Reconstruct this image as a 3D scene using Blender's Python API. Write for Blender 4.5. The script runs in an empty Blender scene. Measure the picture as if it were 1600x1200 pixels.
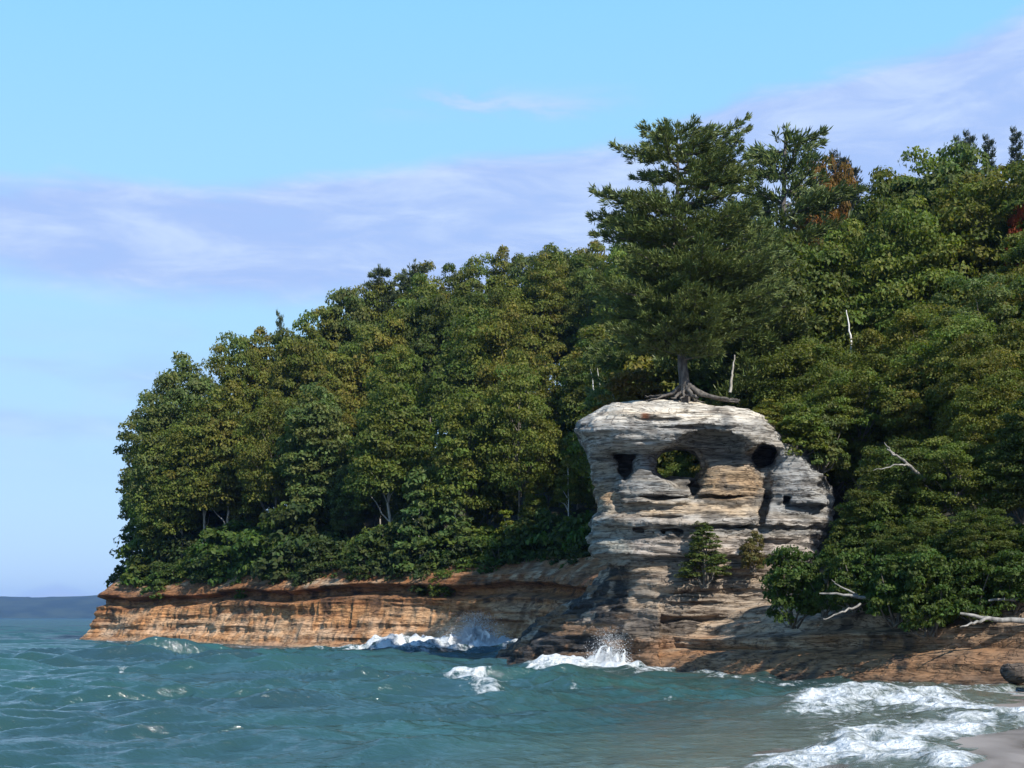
import bpy, math, random
import numpy as np
R_ = math.radians
sc = bpy.context.scene
COL = sc.collection

# ------------------------------------------------------------------ camera, sky, sun, exposure
CAM_Z, F, HX, HY = 3.0, 2200.0, 800.0, 965.0        # eye height; focal length, centre and horizon in photo pixels
cam_d = bpy.data.cameras.new('camera'); cam = bpy.data.objects.new('camera', cam_d); COL.objects.link(cam)
cam.location = (0, 0, CAM_Z); cam.rotation_euler = (R_(90), 0, 0)
cam_d.sensor_width = 36.0; cam_d.lens = 36.0 * F / 1600.0
cam_d.shift_y = (HY - 600.0) / 1600.0
cam_d.clip_start = 0.5; cam_d.clip_end = 30000
sc.camera = cam

SUN = np.array([0.45, -0.66, 0.66]); SUN /= np.linalg.norm(SUN)
SUN_EL = math.asin(SUN[2]); SUN_AZ = math.atan2(SUN[0], SUN[1])
world = bpy.data.worlds.new('World'); sc.world = world; world.use_nodes = True

def build_world():
    nt = world.node_tree; N = nt.nodes; L = nt.links; N.clear()
    def n(t, **k):
        o = N.new(t)
        for a, b in k.items(): setattr(o, a, b)
        return o
    def val(x, sock):
        if isinstance(x, (int, float)): sock.default_value = x
        else: L.new(x, sock)
    def m(op, a, b=0.0, c=0.0, clamp=False):
        o = n('ShaderNodeMath', operation=op); o.use_clamp = clamp
        val(a, o.inputs[0]); val(b, o.inputs[1]); val(c, o.inputs[2]); return o.outputs[0]
    def sstep(x, lo, hi):
        o = n('ShaderNodeMapRange', interpolation_type='SMOOTHSTEP')
        val(x, o.inputs[0]); o.inputs[1].default_value = lo; o.inputs[2].default_value = hi
        return o.outputs[0]
    out = n('ShaderNodeOutputWorld'); bg = n('ShaderNodeBackground')
    sky = n('ShaderNodeTexSky', sky_type='NISHITA'); sky.sun_disc = False
    sky.sun_elevation = SUN_EL; sky.sun_rotation = SUN_AZ; sky.air_density = 1.0; sky.dust_density = 0.25; sky.ozone_density = 2.0
    tc = n('ShaderNodeTexCoord'); sx = n('ShaderNodeSeparateXYZ'); L.new(tc.outputs['Generated'], sx.inputs[0])
    az = m('ARCTAN2', sx.outputs[0], sx.outputs[1]); el = m('ARCSINE', sx.outputs[2])
    cx = n('ShaderNodeCombineXYZ'); L.new(az, cx.inputs[0]); L.new(el, cx.inputs[1])
    def noise(scx, scy, detail, dist=0.0, off=0.0, rough=.5):
        mp = n('ShaderNodeMapping'); L.new(cx.outputs[0], mp.inputs[0]); mp.inputs['Scale'].default_value = (scx, scy, 1)
        mp.inputs['Location'].default_value = (off, off * .7, off); mp.inputs['Rotation'].default_value = (0, 0, R_(-5))
        t = n('ShaderNodeTexNoise'); t.inputs['Scale'].default_value = 1; t.inputs['Detail'].default_value = detail
        t.inputs['Roughness'].default_value = rough; t.inputs['Distortion'].default_value = dist
        L.new(mp.outputs[0], t.inputs[0]); return t.outputs[0]
    big = noise(7, 22, 4, .3, 3.1); fine = noise(11, 44, 6, .4, 8.7, .6)
    up = n('ShaderNodeFloatCurve')                       # top edge of the cloud bank over azimuth
    cu = up.mapping.curves[0]
    pts = [(-.36, .288), (-.18, .302), (.04, .326), (.136, .346), (.227, .362), (.349, .388), (.6, .46)]
    tox = lambda a: (a + .6) / 1.2
    cu.points[0].location = (0, .28); cu.points[1].location = (1, .5)
    for a, e in pts[:-1]: cu.points.new(tox(a), e)
    up.mapping.update()
    L.new(m('DIVIDE', m('ADD', az, .6), 1.2, clamp=True), up.inputs[1])
    wob = m('MULTIPLY', m('SUBTRACT', big, .5), .04)
    wob = m('ADD', wob, m('MULTIPLY', m('SUBTRACT', fine, .5), .022))
    top = sstep(m('SUBTRACT', m('ADD', up.outputs[0], wob), el), -.004, .014)
    lowline = m('ADD', m('MULTIPLY', az, -.06), .198)
    bot = sstep(m('SUBTRACT', m('ADD', el, wob), lowline), -.006, .026)
    band = m('MULTIPLY', top, bot)
    dens = m('ADD', 1.02, m('MULTIPLY', m('SUBTRACT', fine, .5), .55))
    band = m('MULTIPLY', band, m('MINIMUM', m('MAXIMUM', dens, .35), 1.0))
    # thin wisps above the bank and a veil low down
    w1 = m('MULTIPLY', sstep(m('ABSOLUTE', m('SUBTRACT', m('ADD', el, m('MULTIPLY', wob, .6)), .352)), .016, 0.0), sstep(fine, .42, .66))
    w1 = m('MULTIPLY', w1, sstep(m('ABSOLUTE', m('SUBTRACT', az, 0.0)), .12, .03)); w1 = m('MULTIPLY', w1, .7)
    veil = m('MULTIPLY', sstep(big, .40, .66), sstep(m('ABSOLUTE', m('SUBTRACT', el, .15)), .07, 0.01)); veil = m('MULTIPLY', veil, .55)
    puff = m('ADD', m('MULTIPLY', m('ABSOLUTE', m('ADD', az, .312)), .33), el)
    puff = m('MULTIPLY', sstep(m('ADD', puff, m('MULTIPLY', m('SUBTRACT', fine, .5), -.016)), .028, .018), .8)
    mask = m('MAXIMUM', m('MAXIMUM', band, w1), m('MAXIMUM', veil, puff), clamp=True)
    # photographed clear air is a clean cyan blue; whiten towards the horizon comes from the sky model itself
    rp = n('ShaderNodeValToRGB'); e = rp.color_ramp.elements
    while len(e) < len(SKY_RAMP): e.new(.5)
    for q, (p, c) in zip(e, SKY_RAMP): q.position = p; q.color = (*c, 1)
    L.new(m('DIVIDE', el, 1.2, clamp=True), rp.inputs[0])
    sc_ = n('ShaderNodeVectorMath', operation='SCALE'); L.new(rp.outputs[0], sc_.inputs[0]); sc_.inputs['Scale'].default_value = SKY_GAIN
    tint = n('ShaderNodeMix', data_type='RGBA'); tint.inputs[0].default_value = .9
    L.new(sky.outputs[0], tint.inputs[6]); L.new(sc_.outputs[0], tint.inputs[7])
    cc = n('ShaderNodeMix', data_type='RGBA'); L.new(m('MAXIMUM', sstep(fine, .35, .75), puff), cc.inputs[0])
    cc.inputs[6].default_value = (*CLOUD_LO, 1); cc.inputs[7].default_value = (*CLOUD_HI, 1)
    mx = n('ShaderNodeMix', data_type='RGBA'); L.new(mask, mx.inputs[0]); L.new(tint.outputs[2], mx.inputs[6]); L.new(cc.outputs[2], mx.inputs[7])
    L.new(mx.outputs[2], bg.inputs[0]); bg.inputs[1].default_value = SKY_STRENGTH
    L.new(bg.outputs[0], out.inputs[0])
SKY_STRENGTH = 0.12; SKY_GAIN = 5.9
SKY_RAMP = [(0, (.46, .67, .96)), (.06, (.45, .69, .99)), (.2, (.39, .71, 1.0)), (.34, (.285, .66, 1.0)), (.6, (.12, .38, .80)), (1, (.06, .22, .58))]
CLOUD_LO, CLOUD_HI = (2.25, 3.15, 5.3), (3.25, 4.1, 5.6)
build_world()

sun_d = bpy.data.lights.new('sun', 'SUN'); sun_d.energy = 4.8; sun_d.angle = R_(.55); sun_d.color = (1, .95, .86)
sun = bpy.data.objects.new('sun', sun_d); COL.objects.link(sun)
import mathutils
sun.rotation_euler = mathutils.Vector(SUN).to_track_quat('Z', 'Y').to_euler()
sun.location = (60, -40, 80)
sc.view_settings.view_transform = 'Standard'; sc.view_settings.look = 'None'
sc.view_settings.exposure = 0.62; sc.view_settings.gamma = 1.0
sc.cycles.max_bounces = 6; sc.cycles.diffuse_bounces = 3; sc.cycles.transmission_bounces = 3; sc.cycles.transparent_max_bounces = 8

# ------------------------------------------------------------------ numpy helpers
def rng_(s): return np.random.default_rng(s)
def _hash(ix, iy, iz):
    h = (ix.astype(np.int64) * 374761393 + iy.astype(np.int64) * 668265263 + iz.astype(np.int64) * 2147483647 // 7) & 0x7fffffff
    h = (h ^ (h >> 13)) * 1274126177 & 0x7fffffff
    h = (h ^ (h >> 15)) * 2246822519 & 0x7fffffff
    return ((h ^ (h >> 16)) & 0xffff).astype(np.float32) / 65535.0
def vnoise(x, y, z):
    x, y, z = np.broadcast_arrays(np.asarray(x, np.float32), np.asarray(y, np.float32), np.asarray(z, np.float32))
    ix, iy, iz = np.floor(x), np.floor(y), np.floor(z)
    fx, fy, fz = x - ix, y - iy, z - iz
    fx, fy, fz = [f * f * (3 - 2 * f) for f in (fx, fy, fz)]
    ix, iy, iz = ix.astype(np.int64), iy.astype(np.int64), iz.astype(np.int64)
    c = lambda a, b, d: _hash(ix + a, iy + b, iz + d)
    x00 = c(0,0,0) * (1-fx) + c(1,0,0) * fx; x10 = c(0,1,0) * (1-fx) + c(1,1,0) * fx
    x01 = c(0,0,1) * (1-fx) + c(1,0,1) * fx; x11 = c(0,1,1) * (1-fx) + c(1,1,1) * fx
    return (x00 * (1-fy) + x10 * fy) * (1-fz) + (x01 * (1-fy) + x11 * fy) * fz - .5      # about -.5 .. .5
def fbm(x, y, z, o=4, g=.5):
    s, a = 0, 1.0
    for i in range(o):
        s = s + a * vnoise(x * 2**i + 17.3 * i, y * 2**i - 9.1 * i, z * 2**i + 5.7 * i); a *= g
    return s
def sm(e0, e1, x):
    t = np.clip((x - e0) / (e1 - e0), 0, 1); return t * t * (3 - 2 * t)
def lerp(a, b, t): return a + (b - a) * t
def at(px, py, Y): return ((px - HX) / F * Y, Y, CAM_Z - (py - HY) / F * Y)          # photo pixel + distance -> point
def wat(px, py): Y = CAM_Z * F / (py - HY); return ((px - HX) / F * Y, Y)            # photo pixel on the water plane
def proj(X, Y, Z): return HX + F * X / Y, HY - F * (Z - CAM_Z) / Y

def mesh_np(name, V, Q, mat, parent=None, smooth=False, attrs=None, tris=False, matidx=None):
    V = np.asarray(V, np.float32).reshape(-1, 3); k = 3 if tris else 4
    Q = np.asarray(Q, np.int32).reshape(-1, k)
    me = bpy.data.meshes.new(name); me.vertices.add(len(V)); me.vertices.foreach_set('co', V.ravel())
    me.loops.add(Q.size); me.loops.foreach_set('vertex_index', Q.ravel())
    me.polygons.add(len(Q)); me.polygons.foreach_set('loop_start', np.arange(0, Q.size, k, dtype=np.int32))
    me.polygons.foreach_set('loop_total', np.full(len(Q), k, np.int32))
    me.polygons.foreach_set('use_smooth', np.full(len(Q), smooth, bool))
    for an, arr in (attrs or {}).items():
        arr = np.asarray(arr, np.float32)
        if arr.ndim == 1:
            a = me.attributes.new(an, 'FLOAT', 'POINT'); a.data.foreach_set('value', arr)
        else:
            a = me.attributes.new(an, 'FLOAT_COLOR', 'POINT')
            c = np.ones((len(arr), 4), np.float32); c[:, :arr.shape[1]] = arr; a.data.foreach_set('color', c.ravel())
    me.materials.append(mat); me.update(calc_edges=True); me.validate()
    o = bpy.data.objects.new(name, me); COL.objects.link(o)
    if parent: o.parent = parent
    return o
def grid_quads(nu, nv):
    i = np.arange(nu * nv).reshape(nu, nv)
    return np.stack([i[:-1, :-1], i[1:, :-1], i[1:, 1:], i[:-1, 1:]], -1).reshape(-1, 4)
def tag(o, label, cat, group=None, kind=None):
    if label: o['label'] = label
    if cat: o['category'] = cat
    if group: o['group'] = group
    if kind: o['kind'] = kind
    return o
def structure(o): o['kind'] = 'structure'; return o
def empty(name, loc, label, cat, group=None):
    o = bpy.data.objects.new(name, None); o.empty_display_size = .3; COL.objects.link(o); o.location = loc
    return tag(o, label, cat, group)

class Tubes:                                     # tapered tubes collected into one mesh
    def __init__(s): s.V, s.Q, s.n = [], [], 0
    def add(s, P, r, k=6):
        P = np.asarray(P, float); r = np.broadcast_to(np.asarray(r, float), (len(P),))
        T = np.gradient(P, axis=0); T /= np.linalg.norm(T, axis=1)[:, None] + 1e-9
        ref = np.array([0, 0, 1.0]) if abs(T[:, 2]).mean() < .8 else np.array([1.0, 0, 0])
        A = np.cross(T, ref); A /= np.linalg.norm(A, axis=1)[:, None] + 1e-9; B = np.cross(T, A)
        th = np.arange(k) / k * 2 * np.pi
        V = P[:, None] + r[:, None, None] * (np.cos(th)[None, :, None] * A[:, None] + np.sin(th)[None, :, None] * B[:, None])
        i = np.arange(len(P) * k).reshape(len(P), k); j = np.roll(i, -1, 1)
        s.Q.append(np.stack([i[:-1], j[:-1], j[1:], i[1:]], -1).reshape(-1, 4) + s.n)
        s.V.append(V.reshape(-1, 3)); s.n += len(P) * k
    def arr(s): return np.concatenate(s.V), np.concatenate(s.Q)
    def build(s, name, mat, parent=None):
        V, Q = s.arr(); return mesh_np(name, V, Q, mat, parent, smooth=True)
def bend(p0, p1, n, wob, rg, sag=0.0):
    t = np.linspace(0, 1, n)[:, None]; P = np.array(p0) * (1 - t) + np.array(p1) * t
    w = rg.normal(0, wob, (n, 3)); w[0] = 0; w[-1] = 0
    P = P + w; P[:, 2] -= sag * (4 * t * (1 - t))[:, 0]
    return P

# ------------------------------------------------------------------ materials
def new_mat(name):
    mt = bpy.data.materials.new(name); mt.use_nodes = True
    nt = mt.node_tree; bs = nt.nodes['Principled BSDF']; return mt, nt, bs
def nd(nt, t, **k):
    o = nt.nodes.new(t)
    for a, b in k.items(): setattr(o, a, b)
    return o
def ntex(nt, scale, detail=5, vec=(1, 1, 1), rough=.55, dist=0):
    g = nd(nt, 'ShaderNodeNewGeometry'); mp = nd(nt, 'ShaderNodeMapping'); mp.inputs['Scale'].default_value = vec
    nt.links.new(g.outputs['Position'], mp.inputs[0]); t = nd(nt, 'ShaderNodeTexNoise')
    t.inputs['Scale'].default_value = scale; t.inputs['Detail'].default_value = detail
    t.inputs['Roughness'].default_value = rough; t.inputs['Distortion'].default_value = dist
    nt.links.new(mp.outputs[0], t.inputs[0]); return t.outputs[0]
def ramp(nt, fac, stops):
    r = nd(nt, 'ShaderNodeValToRGB'); e = r.color_ramp.elements
    while len(e) < len(stops): e.new(.5)
    for q, (p, c) in zip(e, stops): q.position = p; q.color = (*c, 1)
    nt.links.new(fac, r.inputs[0]); return r.outputs[0]
def mix(nt, fac, a, b, blend='MIX'):
    o = nd(nt, 'ShaderNodeMix', data_type='RGBA', blend_type=blend)
    for v, s in ((fac, o.inputs[0]), (a, o.inputs[6]), (b, o.inputs[7])):
        if isinstance(v, (int, float)): s.default_value = v
        elif isinstance(v, tuple): s.default_value = (*v, 1)
        else: nt.links.new(v, s)
    return o.outputs[2]
def bump(nt, bs, h, strength, dist, prev=None):
    b = nd(nt, 'ShaderNodeBump'); b.inputs['Strength'].default_value = strength; b.inputs['Distance'].default_value = dist
    nt.links.new(h, b.inputs['Height'])
    if prev: nt.links.new(prev, b.inputs['Normal'])
    nt.links.new(b.outputs[0], bs.inputs['Normal']); return b.outputs[0]

def leaf_mat(name, transl=.44, rough=.55):
    mt, nt, bs = new_mat(name)
    oi = nd(nt, 'ShaderNodeObjectInfo'); at_ = nd(nt, 'ShaderNodeAttribute', attribute_name='var')
    c = mix(nt, 1.0, oi.outputs['Color'], at_.outputs['Color'], 'MULTIPLY')
    nt.links.new(c, bs.inputs['Base Color']); bs.inputs['Roughness'].default_value = rough
    bs.inputs['Specular IOR Level'].default_value = .22
    tr = nd(nt, 'ShaderNodeBsdfTranslucent'); c2 = mix(nt, 1.0, c, (1.25, 1.3, .5), 'MULTIPLY'); nt.links.new(c2, tr.inputs[0])
    ms = nd(nt, 'ShaderNodeMixShader'); ms.inputs[0].default_value = transl
    nt.links.new(bs.outputs[0], ms.inputs[1]); nt.links.new(tr.outputs[0], ms.inputs[2])
    nt.links.new(ms.outputs[0], nt.nodes['Material Output'].inputs[0]); return mt
M_LEAF = leaf_mat('leaf'); M_NEEDLE = leaf_mat('needle', .12, .5)
def bark_mat(name, a, b, sc_=6):
    mt, nt, bs = new_mat(name); f = ntex(nt, sc_, 5, (1, 1, .35))
    nt.links.new(ramp(nt, f, [(.35, a), (.65, b)]), bs.inputs['Base Color']); bs.inputs['Roughness'].default_value = .9
    bump(nt, bs, f, .6, .05); return mt
M_BARK = bark_mat('bark', (.06, .05, .04), (.16, .14, .115)); M_PALE = bark_mat('pale_bark', (.22, .2, .17), (.42, .4, .36))
M_BIRCH = bark_mat('birch_bark', (.35, .33, .3), (.72, .7, .66)); M_PINEBARK = bark_mat('pine_bark', (.035, .03, .028), (.13, .115, .1))
M_DRIFT = bark_mat('driftwood', (.09, .085, .075), (.30, .28, .255), 4)

def rock_mat(name, stops, strata=2.2, use_tint=True, dark=(.05, .045, .04), wet=False):
    mt, nt, bs = new_mat(name); g = nd(nt, 'ShaderNodeNewGeometry')
    st = ntex(nt, 1.0, 6, (.22, .22, strata), .62, .35); fine = ntex(nt, 3.0, 6, (.5, .5, 2.2), .6); spot = ntex(nt, .9, 5, (1, 1, 1.3), .65)
    if use_tint:
        a = nd(nt, 'ShaderNodeAttribute', attribute_name='tint'); base = a.outputs['Color']
        base = mix(nt, 1.0, base, ramp(nt, st, [(.3, (.55, .5, .46)), (.48, (1, 1, 1)), (.6, (1.0, .93, .84)), (.74, (.62, .6, .6))]), 'MULTIPLY')
    else: base = ramp(nt, st, stops)
    base = mix(nt, ramp(nt, fine, [(.36, (.75, .75, .75)), (.5, (0, 0, 0))]), base, mix(nt, 1.0, base, (.45, .42, .40), 'MULTIPLY'))
    base = mix(nt, ramp(nt, spot, [(.60, (0, 0, 0)), (.70, (.7, .7, .7))]), base, mix(nt, 1.0, base, (.5, .49, .48), 'MULTIPLY'))
    ln = ntex(nt, 1.0, 4, (.16, .16, 2.4), .55, .2); ln2 = ntex(nt, 1.0, 3, (.5, .5, 1.1), .6, .6)
    crack = ramp(nt, ln, [(.455, (0, 0, 0)), (.47, (1, 1, 1)), (.485, (0, 0, 0)), (.545, (0, 0, 0)), (.557, (.8, .8, .8)), (.57, (0, 0, 0))])
    joint = ramp(nt, ln2, [(.488, (0, 0, 0)), (.5, (.55, .55, .55)), (.512, (0, 0, 0))])
    lines = mix(nt, 1.0, crack, joint, 'LIGHTEN')
    base = mix(nt, lines, base, mix(nt, 1.0, base, (.30, .27, .25), 'MULTIPLY'))
    nt.links.new(base, bs.inputs['Base Color']); bs.inputs['Roughness'].default_value = .85
    bs.inputs['Specular IOR Level'].default_value = .25
    b1 = bump(nt, bs, st, .9, .28); b0 = bump(nt, bs, lines, .8, -.12, b1); b2 = bump(nt, bs, fine, .9, .11, b0); bump(nt, bs, ntex(nt, 9, 4), .5, .03, b2)
    return mt
M_ROCK = rock_mat('sandstone', None, 1.6)
M_CLIFF = rock_mat('headland_sandstone', None, 1.1)

def ground_mat():
    mt, nt, bs = new_mat('forest_floor'); f = ntex(nt, .8, 6)
    nt.links.new(ramp(nt, f, [(.35, (.02, .022, .012)), (.55, (.045, .04, .022)), (.7, (.03, .04, .015))]), bs.inputs['Base Color'])
    bs.inputs['Roughness'].default_value = .95; bump(nt, bs, f, .7, .3); return mt
M_GROUND = ground_mat()
def sand_mat():
    mt, nt, bs = new_mat('wet_sand'); f = ntex(nt, .35, 5, (1, .35, 1), .5, .6); g = ntex(nt, 60, 3)
    nt.links.new(ramp(nt, f, [(.38, (.10, .085, .075)), (.5, (.24, .20, .175)), (.65, (.30, .255, .22))]), bs.inputs['Base Color'])
    nt.links.new(ramp(nt, f, [(.4, (.22, .22, .22)), (.6, (.5, .5, .5))]), bs.inputs['Roughness'])
    b = bump(nt, bs, f, .4, .12); bump(nt, bs, g, .2, .01, b); return mt
def foam_bsdf_mat():
    mt, nt, bs = new_mat('foam'); bs.inputs['Base Color'].default_value = (.68, .71, .74, 1); bs.inputs['Roughness'].default_value = .9
    bs.inputs['Subsurface Weight'].default_value = 0.0
    f = ntex(nt, 7, 5); bump(nt, bs, f, .8, .12); return mt
M_FOAM = foam_bsdf_mat()
def water_mat():
    mt, nt, bs = new_mat('lake_water')
    a = nd(nt, 'ShaderNodeAttribute', attribute_name='foam'); sh = nd(nt, 'ShaderNodeAttribute', attribute_name='shallow')
    big = ntex(nt, .05, 3)
    deep = mix(nt, ramp(nt, big, [(.4, (0, 0, 0)), (.6, (1, 1, 1))]), (.019, .044, .044), (.021, .064, .053))
    body = mix(nt, sh.outputs['Fac'], deep, (.105, .115, .085))
    f1 = ntex(nt, 1.3, 6, (1, .8, 1), .68, .8); f2 = ntex(nt, 6.0, 4, (1, .7, 1), .6)
    add = nd(nt, 'ShaderNodeMath', operation='MULTIPLY_ADD'); nt.links.new(f1, add.inputs[0]); add.inputs[1].default_value = 2.6; nt.links.new(a.outputs['Fac'], add.inputs[2])
    add2 = nd(nt, 'ShaderNodeMath', operation='MULTIPLY_ADD'); nt.links.new(f2, add2.inputs[0]); add2.inputs[1].default_value = .9; nt.links.new(add.outputs[0], add2.inputs[2])
    fm = nd(nt, 'ShaderNodeMapRange'); nt.links.new(add2.outputs[0], fm.inputs[0]); fm.inputs[1].default_value = 2.0; fm.inputs[2].default_value = 2.62
    nt.links.new(body, bs.inputs['Base Color'])
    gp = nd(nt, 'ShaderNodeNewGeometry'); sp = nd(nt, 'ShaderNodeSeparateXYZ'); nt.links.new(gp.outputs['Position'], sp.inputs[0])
    mr = nd(nt, 'ShaderNodeMapRange'); nt.links.new(sp.outputs[1], mr.inputs[0]); mr.inputs[1].default_value = 60; mr.inputs[2].default_value = 260   # with distance the sky reflection fades into a flat blue-tinted colour
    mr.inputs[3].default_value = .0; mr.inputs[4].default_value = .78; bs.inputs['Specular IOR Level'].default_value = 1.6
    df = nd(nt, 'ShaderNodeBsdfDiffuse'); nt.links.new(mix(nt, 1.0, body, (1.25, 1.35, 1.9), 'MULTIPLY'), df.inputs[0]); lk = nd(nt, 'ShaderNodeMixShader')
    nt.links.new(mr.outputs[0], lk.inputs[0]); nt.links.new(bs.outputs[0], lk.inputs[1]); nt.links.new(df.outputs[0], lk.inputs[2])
    bs.inputs['Roughness'].default_value = .1; bs.inputs['IOR'].default_value = 1.33;
    r1 = ntex(nt, 2.2, 5, (1, 1.6, 1), .6, .5); r2 = ntex(nt, 8, 3, (1, 1.4, 1), .55)
    b1 = bump(nt, bs, r1, .8, .12); bump(nt, bs, r2, .4, .02, b1)
    fo = nd(nt, 'ShaderNodeBsdfPrincipled'); fo.inputs['Base Color'].default_value = (.62, .65, .67, 1); fo.inputs['Roughness'].default_value = .9
    fb = nd(nt, 'ShaderNodeBump'); fb.inputs['Strength'].default_value = .9; fb.inputs['Distance'].default_value = .2
    nt.links.new(add2.outputs[0], fb.inputs['Height']); nt.links.new(fb.outputs[0], fo.inputs['Normal'])
    ms = nd(nt, 'ShaderNodeMixShader'); nt.links.new(fm.outputs[0], ms.inputs[0]); nt.links.new(lk.outputs[0], ms.inputs[1]); nt.links.new(fo.outputs[0], ms.inputs[2])
    nt.links.new(ms.outputs[0], nt.nodes['Material Output'].inputs[0]); return mt
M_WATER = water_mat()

# ------------------------------------------------------------------ shoreline, water, beach
HEAD = np.array([(-30, 330), (-48, 262), (-54, 220), (-54.5, 194), (-52.4, 175), (-44, 167.5), (-31, 154), (-21, 144), (-10, 135.5), (-2, 130), (3.2, 123), (5.5, 112), (6.5, 100), (8, 93)], float)
BANK = np.array([(5.6, 85), (7.0, 80.3), (9.2, 76), (11.0, 71.3), (14.5, 65.2), (17.6, 61.6), (20.9, 58), (27, 54), (40, 48), (70, 40)], float)
BEACH0, BEACH1 = np.array([20.2, 59.5]), np.array([6.5, 29.0])
def polydist(X, Y, P):
    d = np.full(np.shape(X), 1e9)
    for a, b in zip(P[:-1], P[1:]):
        ab = b - a; t = np.clip(((X - a[0]) * ab[0] + (Y - a[1]) * ab[1]) / (ab @ ab), 0, 1)
        d = np.minimum(d, np.hypot(X - a[0] - t * ab[0], Y - a[1] - t * ab[1]))
    return d
def beach_t(X, Y):                                # metres inland of the beach's water line
    d = (BEACH0 - BEACH1) / np.linalg.norm(BEACH0 - BEACH1); n = np.array([d[1], -d[0]])
    return (X - BEACH1[0]) * n[0] + (Y - BEACH1[1]) * n[1]

FOAMS = [([(600, 1019), (690, 1018), (770, 1017), (800, 1021)], 15, 1.6, 1.1),
         ([(835, 1047), (890, 1045), (940, 1044), (985, 1047)], 15, 1.5, .55),
         ([(708, 1074), (740, 1079), (780, 1083)], 17, 1.3, .42),
         ([(1000, 1053), (1070, 1047), (1120, 1057)], 13, 1.0, .2),
         ([(1265, 1106), (1350, 1093), (1430, 1101), (1500, 1116), (1600, 1130)], 44, 1.2, .30),
         ([(1330, 1112), (1420, 1122), (1480, 1132)], 26, .75, .1),
         ([(1310, 1163), (1400, 1150), (1470, 1150), (1540, 1136)], 38, 1.12, .24),
         ([(1220, 1197), (1330, 1182), (1420, 1185), (1480, 1203)], 50, 1.2, .24),
         ([(1340, 1190), (1300, 1155), (1340, 1128)], 20, .65, .1),
         ([(1110, 1060), (1200, 1067), (1300, 1070), (1450, 1076), (1620, 1084)], 7, .8, 0),
         ([(1480, 1083), (1550, 1082), (1620, 1088)], 12, .9, .1),
         ([(120, 1003), (180, 1003), (232, 1004)], 7, 1.0, .1), ([(330, 1009), (420, 1013)], 5, .8, 0), ([(460, 1016), (560, 1019)], 7, .85, .1),
         ([(540, 1021), (580, 1019)], 8, 1.1, .2),
         ([(185, 1056), (225, 1055)], 7, .62, .05), ([(865, 1090), (900, 1083)], 8, .62, .12), ([(1020, 1098), (1035, 1094)], 7, .62, .1)]
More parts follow.
